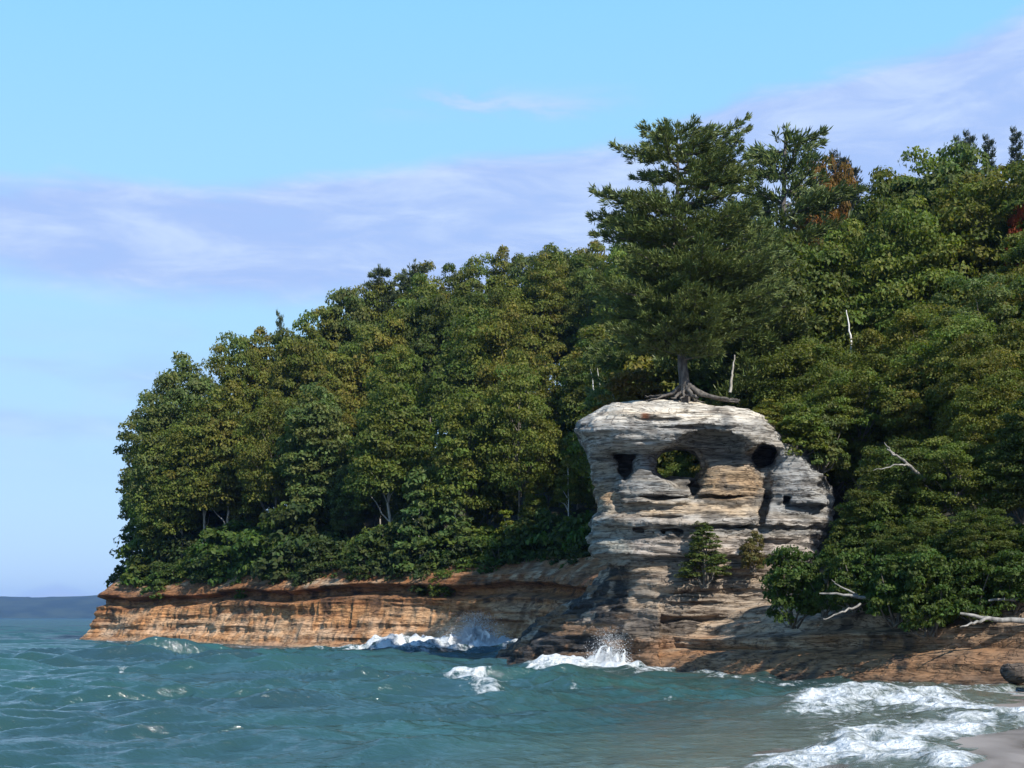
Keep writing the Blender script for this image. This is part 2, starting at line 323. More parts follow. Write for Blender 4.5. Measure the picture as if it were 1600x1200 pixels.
def water():
    rows = [3.0]
    while rows[-1] < 9000: rows.append(rows[-1] * (1.03 if rows[-1] < 22 else 1.003 if rows[-1] < 130 else 1.0042 if rows[-1] < 500 else 1.012 if rows[-1] < 1200 else 1.03))
    Yr = np.array(rows); U = np.concatenate([np.linspace(-.62, -.41, 50)[:-1], np.linspace(-.41, .41, 760), np.linspace(.41, .62, 50)[1:]])
    Y0, U0 = np.meshgrid(Yr, U, indexing='ij'); X0 = U0 * Y0
    rg = rng_(11); Z = np.zeros_like(X0); dX = np.zeros_like(X0); dY = np.zeros_like(X0); J = np.zeros_like(X0)
    dist = np.minimum(np.minimum(polydist(X0, Y0, HEAD), polydist(X0, Y0, BANK)), np.maximum(-beach_t(X0, Y0), 0))
    amp = .5 + .5 * sm(0, 16, dist); spacing = np.maximum(np.gradient(Yr)[:, None] * np.ones_like(X0), Y0 * .0011)
    group = .55 + 1.1 * (fbm(X0 * .045, Y0 * .03, 0 * X0, 2) + .5)
    for i in range(64):
        lam = .55 * (10.0 / .55) ** rg.random(); k = 2 * np.pi / lam
        th = R_(-62) + rg.normal(0, .42); dx, dy = math.cos(th), math.sin(th)
        a = (.0105 if lam < 2.4 else .0092) * lam * (.6 + .8 * rg.random()); ph = rg.random() * 6.283
        fade = 1 - sm(.18, .4, spacing / lam)
        p = k * (dx * X0 + dy * Y0) + ph + 1.2 * fbm(X0 * .06 + i, Y0 * .06, 0 * X0, 1)
        A = a * fade * amp * group
        Z += A * np.cos(p); dX -= dx * A * .45 * np.sin(p); dY -= dy * A * .45 * np.sin(p); J += A * k * np.cos(p)
    # wind chop: short ridges across the wind
    ca, sa = math.cos(R_(-62)), math.sin(R_(-62)); ua, va = ca * X0 + sa * Y0, -sa * X0 + ca * Y0
    for wl, amp_c in ((3.4, .36), (1.7, .28), (.8, .16), (.4, .07)):
        nz = 1 - 2 * np.abs(vnoise(ua / wl + .6 * vnoise(X0 / wl / 2, Y0 / wl / 2, 1 + 0 * X0), va / (wl * 2.6), wl + 0 * X0) * 2)
        Z += amp_c * (np.sign(nz) * np.abs(nz) ** 1.5 - .1) * .55 * amp * group * (1 - sm(.2, .5, spacing / wl))
    px, py = proj(X0, Y0, 0 * X0)
    foam = np.full(X0.shape, -.62); lift = np.zeros_like(X0)
    Ywrap = np.clip(py, HY + 1, 1400)
    for pts, w, st, h in FOAMS:
        P = np.array(pts, float) * [1, 2.6]
        d = polydist(px + 26 * fbm(X0 * .5, Y0 * .5, 0 * X0, 2), Ywrap * 2.6 + 10 * fbm(X0 * .4 + 9, Y0 * .4, 0 * X0, 3), P)
        k = np.exp(-(d / w) ** 2); foam = np.maximum(foam, -.62 + (st + .12) * np.sqrt(k)); lift += h * k
    foam = np.maximum(foam, -.62 + .42 * sm(1.5, 2.2, J) * sm(-.05, .2, fbm(X0 * .12, Y0 * .12, 3 + 0 * X0, 2)))
    foam = np.where(dist < .9, np.maximum(foam, -.2 + .35 * fbm(X0 * .3, Y0 * .3, 0 * X0, 2)), foam)
    Z += lift * (.75 + .9 * fbm(X0 * 1.3, Y0 * 1.3, 0 * X0, 3)); Z = np.maximum(Z, -.75)
    bt = beach_t(X0, Y0); shallow = sm(-9, -.5, bt) * .85 * sm(80, 45, Y0)
    V = np.stack([X0 + dX, Y0 + dY, Z], -1).reshape(-1, 3)
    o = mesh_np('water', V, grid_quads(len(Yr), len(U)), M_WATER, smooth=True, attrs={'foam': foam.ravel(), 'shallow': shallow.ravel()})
    structure(o)
water()

def beach():
    d = (BEACH0 - BEACH1) / np.linalg.norm(BEACH0 - BEACH1); n = np.array([d[1], -d[0]])
    s = np.linspace(-60, 50, 260); t = np.concatenate([np.linspace(-12, 14, 110), np.linspace(14.5, 70, 40)])
    S, T = np.meshgrid(s, t, indexing='ij')
    X = BEACH1[0] + d[0] * S + n[0] * T; Y = BEACH1[1] + d[1] * S + n[1] * T
    Z = .045 * T + .06 * fbm(X * .25, Y * .12, 0 * X, 3) + .02 * np.sin(T * 2.2 + 2 * fbm(X * .3, Y * .3, 0 * X, 2))
    Z = np.where(T > 14, .63 + .02 * (T - 14) + .06 * fbm(X * .25, Y * .12, 0 * X, 3), Z)
    structure(mesh_np('beach', np.stack([X, Y, Z], -1), grid_quads(len(s), len(t))[:, ::-1], sand_mat(), smooth=True))
beach()

# ------------------------------------------------------------------ land: ground, headland cliff, bank, far hills
LAND = np.array([(-28, 330), (-45, 262), (-51, 220), (-51.5, 192), (-49.5, 178.5), (-42.5, 171.5), (-29.5, 158), (-19.5, 148), (-8.5, 139.5), (0, 133.5), (5.4, 125.5), (7.6, 113), (8.6, 101), (11, 93.5), (14.5, 89), (17, 78), (18.5, 71), (21, 66.5), (25, 63), (32, 59.5), (70, 50), (170, 50), (170, 330)], float)
def inside(X, Y, P):
    r = np.zeros(np.shape(X), bool)
    for a, b in zip(P, np.roll(P, -1, 0)):
        c = (a[1] > Y) != (b[1] > Y); xi = (b[0] - a[0]) * (Y - a[1]) / (b[1] - a[1] + 1e-12) + a[0]
        r ^= c & (X < xi)
    return r
def ground_z(X, Y):
    X = np.asarray(X, float); Y = np.asarray(Y, float)
    d = polydist(X, Y, LAND[:-2]); d = np.where(inside(X, Y, LAND), d, -d)
    z0 = np.interp(Y, [55, 75, 100, 130, 180], [3.6, 4.8, 6.0, 7.4, 7.8])
    sl = np.interp(Y, [60, 90, 130], [.45, .45, .48])
    z = z0 + sl * np.clip(d - 1, 0, 62) + .9 * fbm(X * .08, Y * .08, 0 * X, 3)
    return np.where(d > 0, z, z0 - .5 + 3.2 * np.minimum(d, 0) * sm(0, -2, d) + 1.0 * np.minimum(d, 0)), d
def ground():
    xs = np.arange(-60, 110, 1.3); ys = np.arange(45, 330, 1.3); X, Y = np.meshgrid(xs, ys, indexing='ij')
    Z, d = ground_z(X, Y); Z = np.maximum(Z, -3)
    structure(mesh_np('ground', np.stack([X, Y, Z], -1), grid_quads(len(xs), len(ys)), M_GROUND, smooth=True))
ground()

def resample(P, step):
    seg = np.hypot(*np.diff(P, axis=0).T); s = np.concatenate([[0], np.cumsum(seg)]); n = int(s[-1] / step)
    q = np.linspace(0, s[-1], n); X, Y = np.interp(q, s, P[:, 0]), np.interp(q, s, P[:, 1])
    k = max(3, int(4 / step)) | 1; ker = np.hanning(k + 2)[1:-1]; ker /= ker.sum()
    pad = lambda a: np.convolve(np.concatenate([a[0] + (a[0] - a[1]) * np.arange(k // 2, 0, -1), a, a[-1] + (a[-1] - a[-2]) * np.arange(1, k // 2 + 1)]), ker, 'valid')
    return pad(X), pad(Y), q
def cliff(name, path, prof, step, nv, tintf, mat, disp=1.0, seed=0.0, flute=.0, zscale=None):
    X, Y, q = resample(path, step); tx, ty = np.gradient(X), np.gradient(Y); l = np.hypot(tx, ty); nx, ny = ty / l, -tx / l
    # outward = towards the water (to the right of travel)
    prof = np.array(prof, float); seg = np.hypot(*np.diff(prof, axis=0).T); s = np.concatenate([[0], np.cumsum(seg)])
    v = np.linspace(0, s[-1], nv); O, Zp = np.interp(v, s, prof[:, 0]), np.interp(v, s, prof[:, 1])
    zs = zscale(q) if zscale else np.ones_like(q)
    Zg = Zp[None] * np.where(Zp[None] > 0, zs[:, None], 1) + 0 * q[:, None]; Q = q[:, None] + 0 * Zg
    low = fbm(Q * .07 + seed, Zg * .05, seed + 0 * Q, 3)
    Zg = Zg + (.9 * fbm(Q * .12, 0 * Q, seed + 3 + 0 * Q, 3) + 1.5 * fbm(Q * .035, 0 * Q, seed + 8 + 0 * Q, 2)) * sm(0, 4, Zg)
    off = O[None] + 1.9 * low
    strat = vnoise(Q * .10 + seed, Zg * 2.1 + 1.2 * low, 0 * Q) * .75 + vnoise(Q * .22, Zg * 4.6, seed + 0 * Q) * .34
    off = off + disp * (strat * sm(0, .7, Zg) * 1.0 + .55 * fbm(Q * .45, Zg * .45, seed + 0 * Q, 4) + .22 * fbm(Q * 1.7, Zg * 1.2, 0 * Q, 3))
    if flute: off = off + flute * (np.abs(vnoise(Q * 1.3, Zg * .22, seed + 9 + 0 * Q)) * -2 + .5) * sm(.3, 1.2, Zg) * sm(5.2, 4.0, Zg)
    PX = X[:, None] + nx[:, None] * off; PY = Y[:, None] + ny[:, None] * off
    V = np.stack([PX, PY, Zg], -1).reshape(-1, 3)
    tint = tintf(V[:, 0], V[:, 1], V[:, 2], Q.ravel())
    return structure(mesh_np(name, V, grid_quads(len(q), nv), mat, smooth=False, attrs={'tint': tint}))
def C(*a): return np.array(a, float)
def head_tint(x, y, z, q):
    n1 = fbm(x * .25, y * .25, z * .8, 4); n2 = fbm(x * .9 + 7, y * .9, z * .35, 4); n3 = fbm(x * .1, y * .1, z * 2.2, 3)
    org = C(.46, .235, .105); tan = C(.50, .33, .20); brn = C(.20, .085, .035); dk = C(.075, .045, .03); gry = C(.26, .2, .16)
    c = org[None] + (tan - org)[None] * sm(-.15, .3, n1)[:, None]
    c = lerp(c, brn[None], (sm(3.6, 5.2, z + 1.6 * n1) * .75)[:, None])
    c = lerp(c, brn[None], (sm(.05, .3, n3) * .8)[:, None])
    c = lerp(c, dk[None], (sm(.12, .38, n2) * sm(2.0, 4.0, z) * .9)[:, None])
    c = lerp(c, gry[None], (sm(.6, .1, z + n1) * .5)[:, None])
    c = lerp(c, C(.58, .44, .3)[None], (sm(6.2, 7.0, z + n1) * sm(.0, .3, n2)*.6)[:, None])
    c = lerp(c, C(.60, .42, .28)[None], (sm(.5, 1.0, z + .8 * n1) * sm(3.2, 1.8, z + 1.5 * n1) * sm(-.3, .2, n2) * .6)[:, None])
    return np.clip(c, 0, 1)
cliff('headland_cliff', HEAD, [(3.4, -1.2), (2.5, -.2), (1.9, .5), (1.1, 1.6), (.55, 2.8), (.25, 4.0), (.3, 4.4), (-.9, 4.8), (-1.1, 5.4), (.1, 5.8), (-.4, 6.4), (-1.6, 7.3), (-3.2, 8.2), (-6, 8.6)], .22, 84, head_tint, M_CLIFF, .75, 2.0, .30)
def bank_tint(x, y, z, q):
    n1 = fbm(x * .35, y * .35, z * 1.2, 4); n2 = fbm(x * 1.1 + 7, y * 1.1, z * .8, 4)
    org = C(.30, .165, .085); tan = C(.42, .32, .23); dk = C(.05, .042, .036)
    c = org[None] + (tan - org)[None] * sm(1.0, 3.0, z + 2.4 * n1)[:, None]
    c = lerp(c, dk[None], (sm(.08, .33, n2) * .75)[:, None]); c = lerp(c, dk[None], (sm(.45, .05, z + .6 * n1) * .6)[:, None])
    c = lerp(c, C(.14, .10, .07)[None], (sm(22, 32, q + 6 * n1) * .6)[:, None])
    return np.clip(c, 0, 1)
cliff('shore_bank', BANK, [(1.0, -1.2), (.5, -.1), (.1, .35), (-.35, .9), (-1.1, 1.25), (-2.0, 1.45), (-2.1, 1.95), (-1.9, 2.2), (-3.2, 2.5), (-3.4, 3.1), (-4.6, 3.5), (-5.0, 4.0), (-7, 4.7), (-10, 5.6)], .13, 84, bank_tint, M_ROCK, .62, 5.0)

def far_hills():
    xs = np.linspace(-5200, -300, 160); ys = np.linspace(0, 1, 14); X, T = np.meshgrid(xs, ys, indexing='ij')
    Yd = 5200 + 900 * T + 250 * fbm(X * .0015, 0 * X, 0 * X, 2)
    top = 104 + 36 * fbm(X * .0018 + 3.3, 0 * X, 0 * X, 4) + 10 * fbm(X * .03, T * 4, 0 * X, 2) + np.interp(X, [-2300, -1750, -1450], [-16, 10, 26])
    Z = top * np.sin(np.clip(T * 1.3, 0, 1) * np.pi / 2) ** .8 - 3
    structure(mesh_np('far_hills', np.stack([X, Yd, Z], -1), grid_quads(160, 14), M_FAR, smooth=True))
def far_mat():
    mt, nt, bs = new_mat('distant_forest'); f = ntex(nt, .012, 6)
    nt.links.new(ramp(nt, f, [(.4, (.010, .026, .022)), (.6, (.026, .045, .030))]), bs.inputs['Base Color']); bs.inputs['Roughness'].default_value = 1
    return mt
M_FAR = far_mat(); far_hills()

# ------------------------------------------------------------------ the rock pillar (distance field -> surface)
def surface_nets(f, org, h):
    nx, ny, nz = f.shape; s = f < 0
    c = [(a, b, d) for a in (0, 1) for b in (0, 1) for d in (0, 1)]
    view = lambda A, o: A[o[0]:nx - 1 + o[0], o[1]:ny - 1 + o[1], o[2]:nz - 1 + o[2]]
    cnt = sum(view(s, o).astype(np.int8) for o in c); act = (cnt > 0) & (cnt < 8)
    I = np.argwhere(act); idx = -np.ones(act.shape, np.int32); idx[act] = np.arange(len(I))
    P = np.zeros((len(I), 3)); W = np.zeros(len(I)); fv = {o: f[I[:, 0] + o[0], I[:, 1] + o[1], I[:, 2] + o[2]] for o in c}
    for o in c:
        for ax in range(3):
            if o[ax] == 0:
                o2 = tuple(1 if i == ax else o[i] for i in range(3)); a, b = fv[o], fv[o2]; m = (a < 0) != (b < 0)
                t = np.where(m, a / np.where(m, a - b, 1), 0); p = np.array(o, float)[None] + t[:, None] * np.eye(3)[ax][None]
                P[m] += p[m]; W[m] += 1
    V = (I + P / W[:, None]) * h + np.array(org)
    Q = []
    for ax in range(3):
        b, d = [(1, 2), (2, 0), (0, 1)][ax]
        sl = [slice(1, n - 1) for n in f.shape]; sl0 = list(sl); sl1 = list(sl); sl0[ax] = slice(0, f.shape[ax] - 1); sl1[ax] = slice(1, f.shape[ax])
        A, B = s[tuple(sl0)], s[tuple(sl1)]; E = np.argwhere(A != B); flip = A[A != B]
        off = np.ones(3, int); off[ax] = 0; E = E + off
        def cell(db, dd):
            e = E.copy(); e[:, b] += db; e[:, d] += dd; return idx[e[:, 0], e[:, 1], e[:, 2]]
        q = np.stack([cell(-1, -1), cell(0, -1), cell(0, 0), cell(-1, 0)], -1)
        q[~flip] = q[~flip][:, ::-1]; Q.append(q)
    return V, np.concatenate(Q)

PROF = np.array([  # photo row, left edge, right edge, front depth
 (622, 1000, 1100, -20), (630, 952, 1160, -66), (636, 944, 1182, -92), (648, 926, 1198, -108), (660, 903, 1204, -120), (672, 897, 1214, -122), (690, 906, 1236, -113), (698, 912, 1252, -104),
 (706, 918, 1258, -80), (715, 922, 1266, -46), (740, 923, 1284, -48), (758, 925, 1297, -54), (770, 927, 1300, -72), (778, 928, 1296, -74), (784, 930, 1297, -86), (800, 934, 1300, -92), (806, 928, 1301, -95),
 (812, 921, 1301, -103), (821, 919, 1299, -104), (827, 921, 1292, -92), (840, 924, 1284, -90), (858, 923, 1280, -94), (868, 925, 1280, -97), (874, 948, 1284, -86), (886, 964, 1290, -84), (920, 978, 1300, -93),
 (962, 984, 1305, -99), (972, 985, 1305, -92), (1000, 985, 1310, -104), (1060, 980, 1320, -110), (1090, 975, 1330, -115)], float)
def rock():
    h = .10; x0, x1, y0, y1, z0, z1 = -3.2, 22.0, 77.0, 98.0, -1.2, 16.4
    xs, ys, zs = np.arange(x0, x1, h), np.arange(y0, y1, h), np.arange(z0, z1, h)
    X, Y, Z = [a.astype(np.float32) for a in np.meshgrid(xs, ys, zs, indexing='ij')]
    px, py = proj(X, Y, Z); D = (Y - 85) / .0386
    # slow warp so that edges wander
    cs = 4; Xc, Yc, Zc = np.meshgrid(xs[::cs], ys[::cs], zs[::cs], indexing='ij')
    def up(A):
        for ax in range(3):
            n = X.shape[ax]; t = np.arange(n) / cs; i = np.minimum(t.astype(int), A.shape[ax] - 2); fr = (t - i).astype(np.float32)
            sh = [1, 1, 1]; sh[ax] = n; A = np.take(A, i, ax) * (1 - fr.reshape(sh)) + np.take(A, i + 1, ax) * fr.reshape(sh)
        return A.astype(np.float32)
    w1 = up(fbm(Xc * .55, Yc * .55, Zc * .9, 3)); w2 = up(fbm(Xc * .45 + 9, Yc * .45, Zc * .8 + 4, 3)); w3 = up(fbm(Xc * .8 + 3, Yc * .8, Zc * 1.4 + 7, 2))
    pxw, pyw, Dw = px + 7 * w1, py + 7 * w3, D + 16 * w2
    ip = lambda k, y: np.interp(y, PROF[:, 0], PROF[:, k]).astype(np.float32)
    xl, xr, fr = ip(1, py + 3 * w3), ip(2, py + 3 * w3), ip(3, pyw)
    bk = np.interp(py, [620, 640, 700, 1000], [40, 85, 80, 110]).astype(np.float32)
    xc, rx, dc, ry = (xl + xr) / 2, (xr - xl) / 2, (fr + bk) / 2, (bk - fr) / 2
    p = 3.0
    q = (np.abs(pxw - xc) / rx) ** p + (np.abs(Dw - dc) / ry) ** p
    f = (q ** (1 / p) - 1) * np.minimum(rx, ry)
    f = np.maximum(f, 630 + np.interp(px, [900, 945, 1050, 1150, 1210], [32, 4, -2, 8, 22]).astype(np.float32) - pyw)
    def ell(cx, cy, ax, ay, rot=0.0, X_=pxw, Y_=pyw):
        a = X_ - cx; b = Y_ - cy; c, s = math.cos(rot), math.sin(rot); u, v = a * c + b * s, -a * s + b * c
        return (np.sqrt((u / ax) ** 2 + (v / ay) ** 2) - 1) * min(ax, ay)
    def cut(g, k=3.0):
        nonlocal f
        hh = np.clip(.5 - .5 * (f + g) / k, 0, 1); f = f * (1 - hh) + (-g) * hh + k * hh * (1 - hh)
    pw, qw = px + 2.5 * w1, py + 2.5 * w3
    def add(g, k=6.0):
        nonlocal f
        hh = np.clip(.5 + .5 * (g - f) / k, 0, 1); f = g * (1 - hh) + f * hh - k * hh * (1 - hh)
    def mass(ys_, xl_, xr_, fr_, back=20, pw_=2.6):      # a pier: edges and front tabulated over the photo row
        a_ = np.interp(pyw, ys_, xl_).astype(np.float32); b_ = np.interp(pyw, ys_, xr_).astype(np.float32); c_ = np.interp(pyw, ys_, fr_).astype(np.float32)
        hx, hd = (b_ - a_) / 2, (back - c_) / 2
        q_ = (np.abs(pxw - (a_ + b_) / 2) / hx) ** pw_ + (np.abs(Dw - (c_ + back) / 2) / hd) ** pw_
        return np.maximum((q_ ** (1 / pw_) - 1) * np.minimum(hx, hd), np.maximum(ys_[0] - pyw, pyw - ys_[-1]))
    add(mass([696, 712, 732, 752, 766, 786], [984, 986, 974, 966, 960, 958], [1020, 1016, 1030, 1048, 1084, 1100], [-82, -74, -80, -88, -97, -100]))
    add(mass([698, 708, 740, 770, 786], [1092, 1094, 1090, 1078, 1070], [1180, 1184, 1191, 1192, 1192], [-62, -74, -82, -90, -92]))
    add(mass([694, 704, 740, 770, 786], [1214, 1210, 1197, 1193, 1193], [1258, 1262, 1284, 1298, 1300], [-70, -74, -84, -92, -92]))
    # main window: right through, flat sill, wider rim at the front, notch in the sill
    g = np.maximum(ell(1059, 728, 38, 27, 0, pw, qw), qw - 748); cut(g)
    cut(np.maximum(np.maximum(ell(1062, 728, 45, 30, .05, pw, qw), qw - 750), D + 40))
    cut(np.maximum(ell(1087, 752, 9, 22, .15, pw, qw), D + 5))
    # left and right windows, deep but blind
    cut(np.maximum(np.maximum(ell(975, 708, 24, 44, .10, pw, qw), np.maximum(708 - qw, (950 - pw) * .8 + (qw - 708) * .45)), D - 30))
    cut(np.maximum(np.maximum(ell(1196, 709, 15, 23, .55, pw, qw), 693 - qw + .25 * (pw - 1190)), D - 40))
    # hollow under the brow
    cut(np.sqrt(((pw - 1112) / 62) ** 2 + ((qw - 698) / 27) ** 2 + ((D + 112) / 66) ** 2) * 27 - 27, 4)
    cut(np.sqrt(((pw - 960) / 40) ** 2 + ((qw - 722) / 20) ** 2 + ((D + 96) / 50) ** 2) * 20 - 20, 5)
    # corner between grey pier and left wall
    cut(np.maximum(ell(962, 770, 6, 26, -.22, pw, qw), D + 62), 5)
    cut(np.maximum(ell(1193, 798, 7, 24, .22, pw, qw), D + 38)); cut(np.maximum(ell(1198, 752, 4, 30, -.1, pw, qw), D + 50), 5)
    cut(np.maximum(ell(1229, 783, 5, 8, .3, pw, qw), D + 55)); cut(np.maximum(np.maximum(ell(999, 829, 10, 7, .5, pw, qw), qw - 832), D + 66))
    cut(np.maximum(np.maximum(ell(1043, 834, 23, 8, -.08, pw, qw), qw - 835 - 3 * np.sin(pw * .28)), D + 66))
    cut(np.maximum(ell(1292, 770, 6, 26, -.3, pw, qw), D + 30))
    for cy, ax, cx, dep in ((777, 95, 1090, 10), (808, 34, 1035, 12), (823, 110, 1180, 12), (872, 90, 1040, 16), (846, 60, 1230, 12), (902, 70, 1120, 8), (925, 90, 1150, 9), (944, 80, 1080, 7), (968, 100, 1090, 15), (655, 60, 1010, 8), (668, 70, 1090, 9)):
        cut(np.maximum(ell(cx, cy + .02 * 0, ax, 3.2, 0, px, qw + 2 * w1), D - fr - dep), 3)
    # sloping foot on the lake side
    Yw = np.interp(px, [740, 765, 850, 985, 1060], [92, 89.5, 85, 80.3, 78.5]).astype(np.float32)
    ridge = np.interp(px, [755, 765, 775, 812, 852, 908, 942, 985, 1010], [1085, 1042, 1026, 1000, 966, 930, 890, 872, 872]).astype(np.float32)
    t = Y - Yw; zr = CAM_Z - (ridge - HY) / F * (Yw + 5.5)
    rise = np.interp(t, [-3, -.6, 0, .25, 1.2, 1.6, 3.0, 3.3, 5.5, 8.5, 12], [-3, -.8, -.05, .22, .32, .55, .66, .86, 1.0, .95, -.6]).astype(np.float32)
    hz = np.where(rise > 0, rise * zr, rise * 1.3) + .55 * w1 + .45 * w3
    hz = hz - 2.2 * sm(782, 752, px)
    step = .42; hs = hz / step; hz = (np.floor(hs) + sm(.25, .75, hs - np.floor(hs))) * step * .55 + hz * .45
    g = np.maximum((Z - hz) / .0386 * .7, px - 1030)
    k = 7.0; hh = np.clip(.5 + .5 * (g - f) / k, 0, 1); f = g * (1 - hh) + f * hh - k * hh * (1 - hh)
    V, Q = surface_nets(f, (x0, y0, z0), h)
    # bedding-plane relief pushed along the gradient
    gi = np.clip(((V - [x0, y0, z0]) / h).round().astype(int), 1, np.array(f.shape) - 2)
    gr = np.stack([f[gi[:, 0] + (a == 0), gi[:, 1] + (a == 1), gi[:, 2] + (a == 2)] - f[gi[:, 0] - (a == 0), gi[:, 1] - (a == 1), gi[:, 2] - (a == 2)] for a in range(3)], -1)
    gr /= np.linalg.norm(gr, axis=1)[:, None] + 1e-6
    x, y, z = V.T; zt = z + .35 * fbm(x * .3, y * .3, 0 * x, 2) + .03 * x
    hor = np.hypot(gr[:, 0], gr[:, 1])
    bed = np.floor(zt * 2.1 + .5 * fbm(x * .25, y * .25, 0 * x, 2)); bed2 = np.floor(zt * 4.4 + 4)
    d = .42 * vnoise(x * .3, y * .3, bed * 7.31) * hor + .2 * vnoise(x * .6, y * .6, bed2 * 5.77) * hor
    d = d + (.10 * vnoise(x * .3, y * .3, zt * 2.6) + .12 * vnoise(x * .5, y * .5, zt * 6.0)) * hor * 1.5 + .24 * fbm(x * .9, y * .9, z * 1.4, 4)
    V = V + gr * d[:, None]
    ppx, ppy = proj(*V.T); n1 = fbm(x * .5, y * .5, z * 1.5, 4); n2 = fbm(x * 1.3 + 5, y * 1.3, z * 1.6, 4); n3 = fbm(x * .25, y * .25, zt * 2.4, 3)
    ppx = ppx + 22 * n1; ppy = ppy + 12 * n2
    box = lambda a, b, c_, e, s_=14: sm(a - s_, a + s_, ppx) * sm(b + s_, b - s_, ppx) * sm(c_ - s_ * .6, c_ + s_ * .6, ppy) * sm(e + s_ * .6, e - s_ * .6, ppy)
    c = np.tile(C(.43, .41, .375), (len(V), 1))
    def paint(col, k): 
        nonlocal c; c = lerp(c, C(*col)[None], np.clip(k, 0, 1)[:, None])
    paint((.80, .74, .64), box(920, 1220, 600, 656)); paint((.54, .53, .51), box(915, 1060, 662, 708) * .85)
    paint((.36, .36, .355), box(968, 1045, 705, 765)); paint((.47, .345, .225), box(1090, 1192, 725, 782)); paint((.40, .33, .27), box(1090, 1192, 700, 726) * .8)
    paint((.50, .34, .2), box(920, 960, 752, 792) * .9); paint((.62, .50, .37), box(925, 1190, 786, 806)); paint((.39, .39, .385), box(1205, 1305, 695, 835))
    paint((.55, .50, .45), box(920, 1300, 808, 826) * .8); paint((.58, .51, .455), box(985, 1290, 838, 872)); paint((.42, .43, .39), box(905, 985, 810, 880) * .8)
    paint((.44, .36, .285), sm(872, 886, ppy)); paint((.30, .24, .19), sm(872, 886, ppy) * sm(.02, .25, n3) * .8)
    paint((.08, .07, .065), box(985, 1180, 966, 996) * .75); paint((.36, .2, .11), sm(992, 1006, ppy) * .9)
    paint((.07, .065, .062), sm(995, 975, ppx - 10 * n1) * sm(874, 886, ppy) * sm(-.32, -.05, n2 + .0)); paint((.30, .185, .11), sm(995, 975, ppx) * sm(874, 886, ppy) * sm(.06, .22, n3))  # left foot: wet stone, with its shaded side painted dark as well
    paint((.12, .115, .11), box(890, 926, 668, 708, 8) * sm(-.1, .15, n2)); paint((.16, .15, .14), sm(.17, .36, n2) * sm(874, 866, ppy) * .6)  # cap's left underside: dark lichen plus painted-in shade; then scattered dark spots
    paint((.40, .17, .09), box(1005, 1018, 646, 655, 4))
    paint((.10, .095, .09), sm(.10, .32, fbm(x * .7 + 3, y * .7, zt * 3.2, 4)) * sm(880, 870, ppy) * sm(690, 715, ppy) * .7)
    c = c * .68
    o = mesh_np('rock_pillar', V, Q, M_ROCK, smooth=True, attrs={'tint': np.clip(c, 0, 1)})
    tag(o, 'pale layered sandstone pillar with arched window openings rising from the shore', 'rock formation')
rock()

# ------------------------------------------------------------------ foliage
def leaves(P, Nrm, size, rg, aspect=.62, var=None):
    n = len(P); Nrm = Nrm / (np.linalg.norm(Nrm, axis=1)[:, None] + 1e-9)
    a = rg.normal(size=(n, 3)); T = np.cross(Nrm, a); T /= np.linalg.norm(T, axis=1)[:, None] + 1e-9; B = np.cross(Nrm, T)
    s = (size * rg.uniform(.6, 1.35, n))[:, None]
    V = np.stack([P - T * s * .5, P + B * s * aspect * .5 + T * s * .06, P + T * s * .5 - Nrm * s * .12, P - B * s * aspect * .5 + T * s * .06], 1).reshape(-1, 3)
    return V, np.arange(4 * n).reshape(n, 4), np.repeat(var, 4, 0)
def blob_leaves(Cn, Rr, per, size, rg, flat=.62, upb=.35, autumn=0.0):
    n = len(Cn) * per; ci = np.repeat(np.arange(len(Cn)), per); d = rg.normal(size=(n, 3)); d /= np.linalg.norm(d, axis=1)[:, None]
    d[:, 2] = np.where(d[:, 2] < -.35, -d[:, 2] * .6, d[:, 2])
    r = Rr[ci] * (.45 + .6 * rg.random(n) ** .6)
    P = Cn[ci] + d * r[:, None] * np.array([1, 1, flat]); Nn = d * .8 + np.array([0, 0, upb]) + rg.normal(0, .45, (n, 3))
    cv = rg.uniform(.82, 1.2, len(Cn))[ci] * rg.uniform(.7, 1.3, n)
    warm = rg.uniform(.86, 1.16, len(Cn))[ci] * rg.uniform(.85, 1.15, n)
    var = np.stack([cv * warm, cv, cv * .9], -1)
    return leaves(P, Nn, size, rg, var=var)
def crown_blobs(rg, H, base, Rd, n, rmin, rmax, shape='round'):
    out = []; tries = 0; ph = rg.random(4) * 6.28
    while len(out) < n and tries < n * 60:
        tries += 1; r = rg.uniform(rmin, rmax)
        if shape == 'cone':
            t = rg.random() ** .9; w = max(.12, 1 - t) ** .8; a = rg.random() * 6.283; rr = Rd * w * math.sqrt(rg.uniform(.35, 1)); p = (rr * math.cos(a), rr * math.sin(a), base + (H - base) * t)
        else:
            d = rg.normal(size=3); d /= np.linalg.norm(d)
            if d[2] < -.6: continue
            lump = 1 + .16 * math.sin(3 * d[0] + ph[0]) * math.sin(3.4 * d[1] + ph[1]) + .13 * math.sin(5 * d[2] + 2 * d[0] + ph[2])
            u = (rg.uniform(.78, 1.0) if rg.random() < .84 else rg.uniform(.3, .75)) * lump
            q = .40 if shape == 'round' else .46; hh = H - base
            up_ = (1 - q) * hh if d[2] > 0 else q * hh; wid = 1 if shape == 'round' else .86
            p = (max(Rd - r * .6, .5) * d[0] * u * wid, max(Rd - r * .6, .5) * d[1] * u * wid, base + q * hh + d[2] * u * (up_ - r * .3))
        if all((p[0]-q_[0])**2 + (p[1]-q_[1])**2 + 1.6*(p[2]-q_[2])**2 > (.42 * (r + s)) ** 2 for q_, s in out): out.append((p, r))
    Cn = np.array([o[0] for o in out]); Rr = np.array([o[1] for o in out])
    return Cn, Rr
PROTO = {}
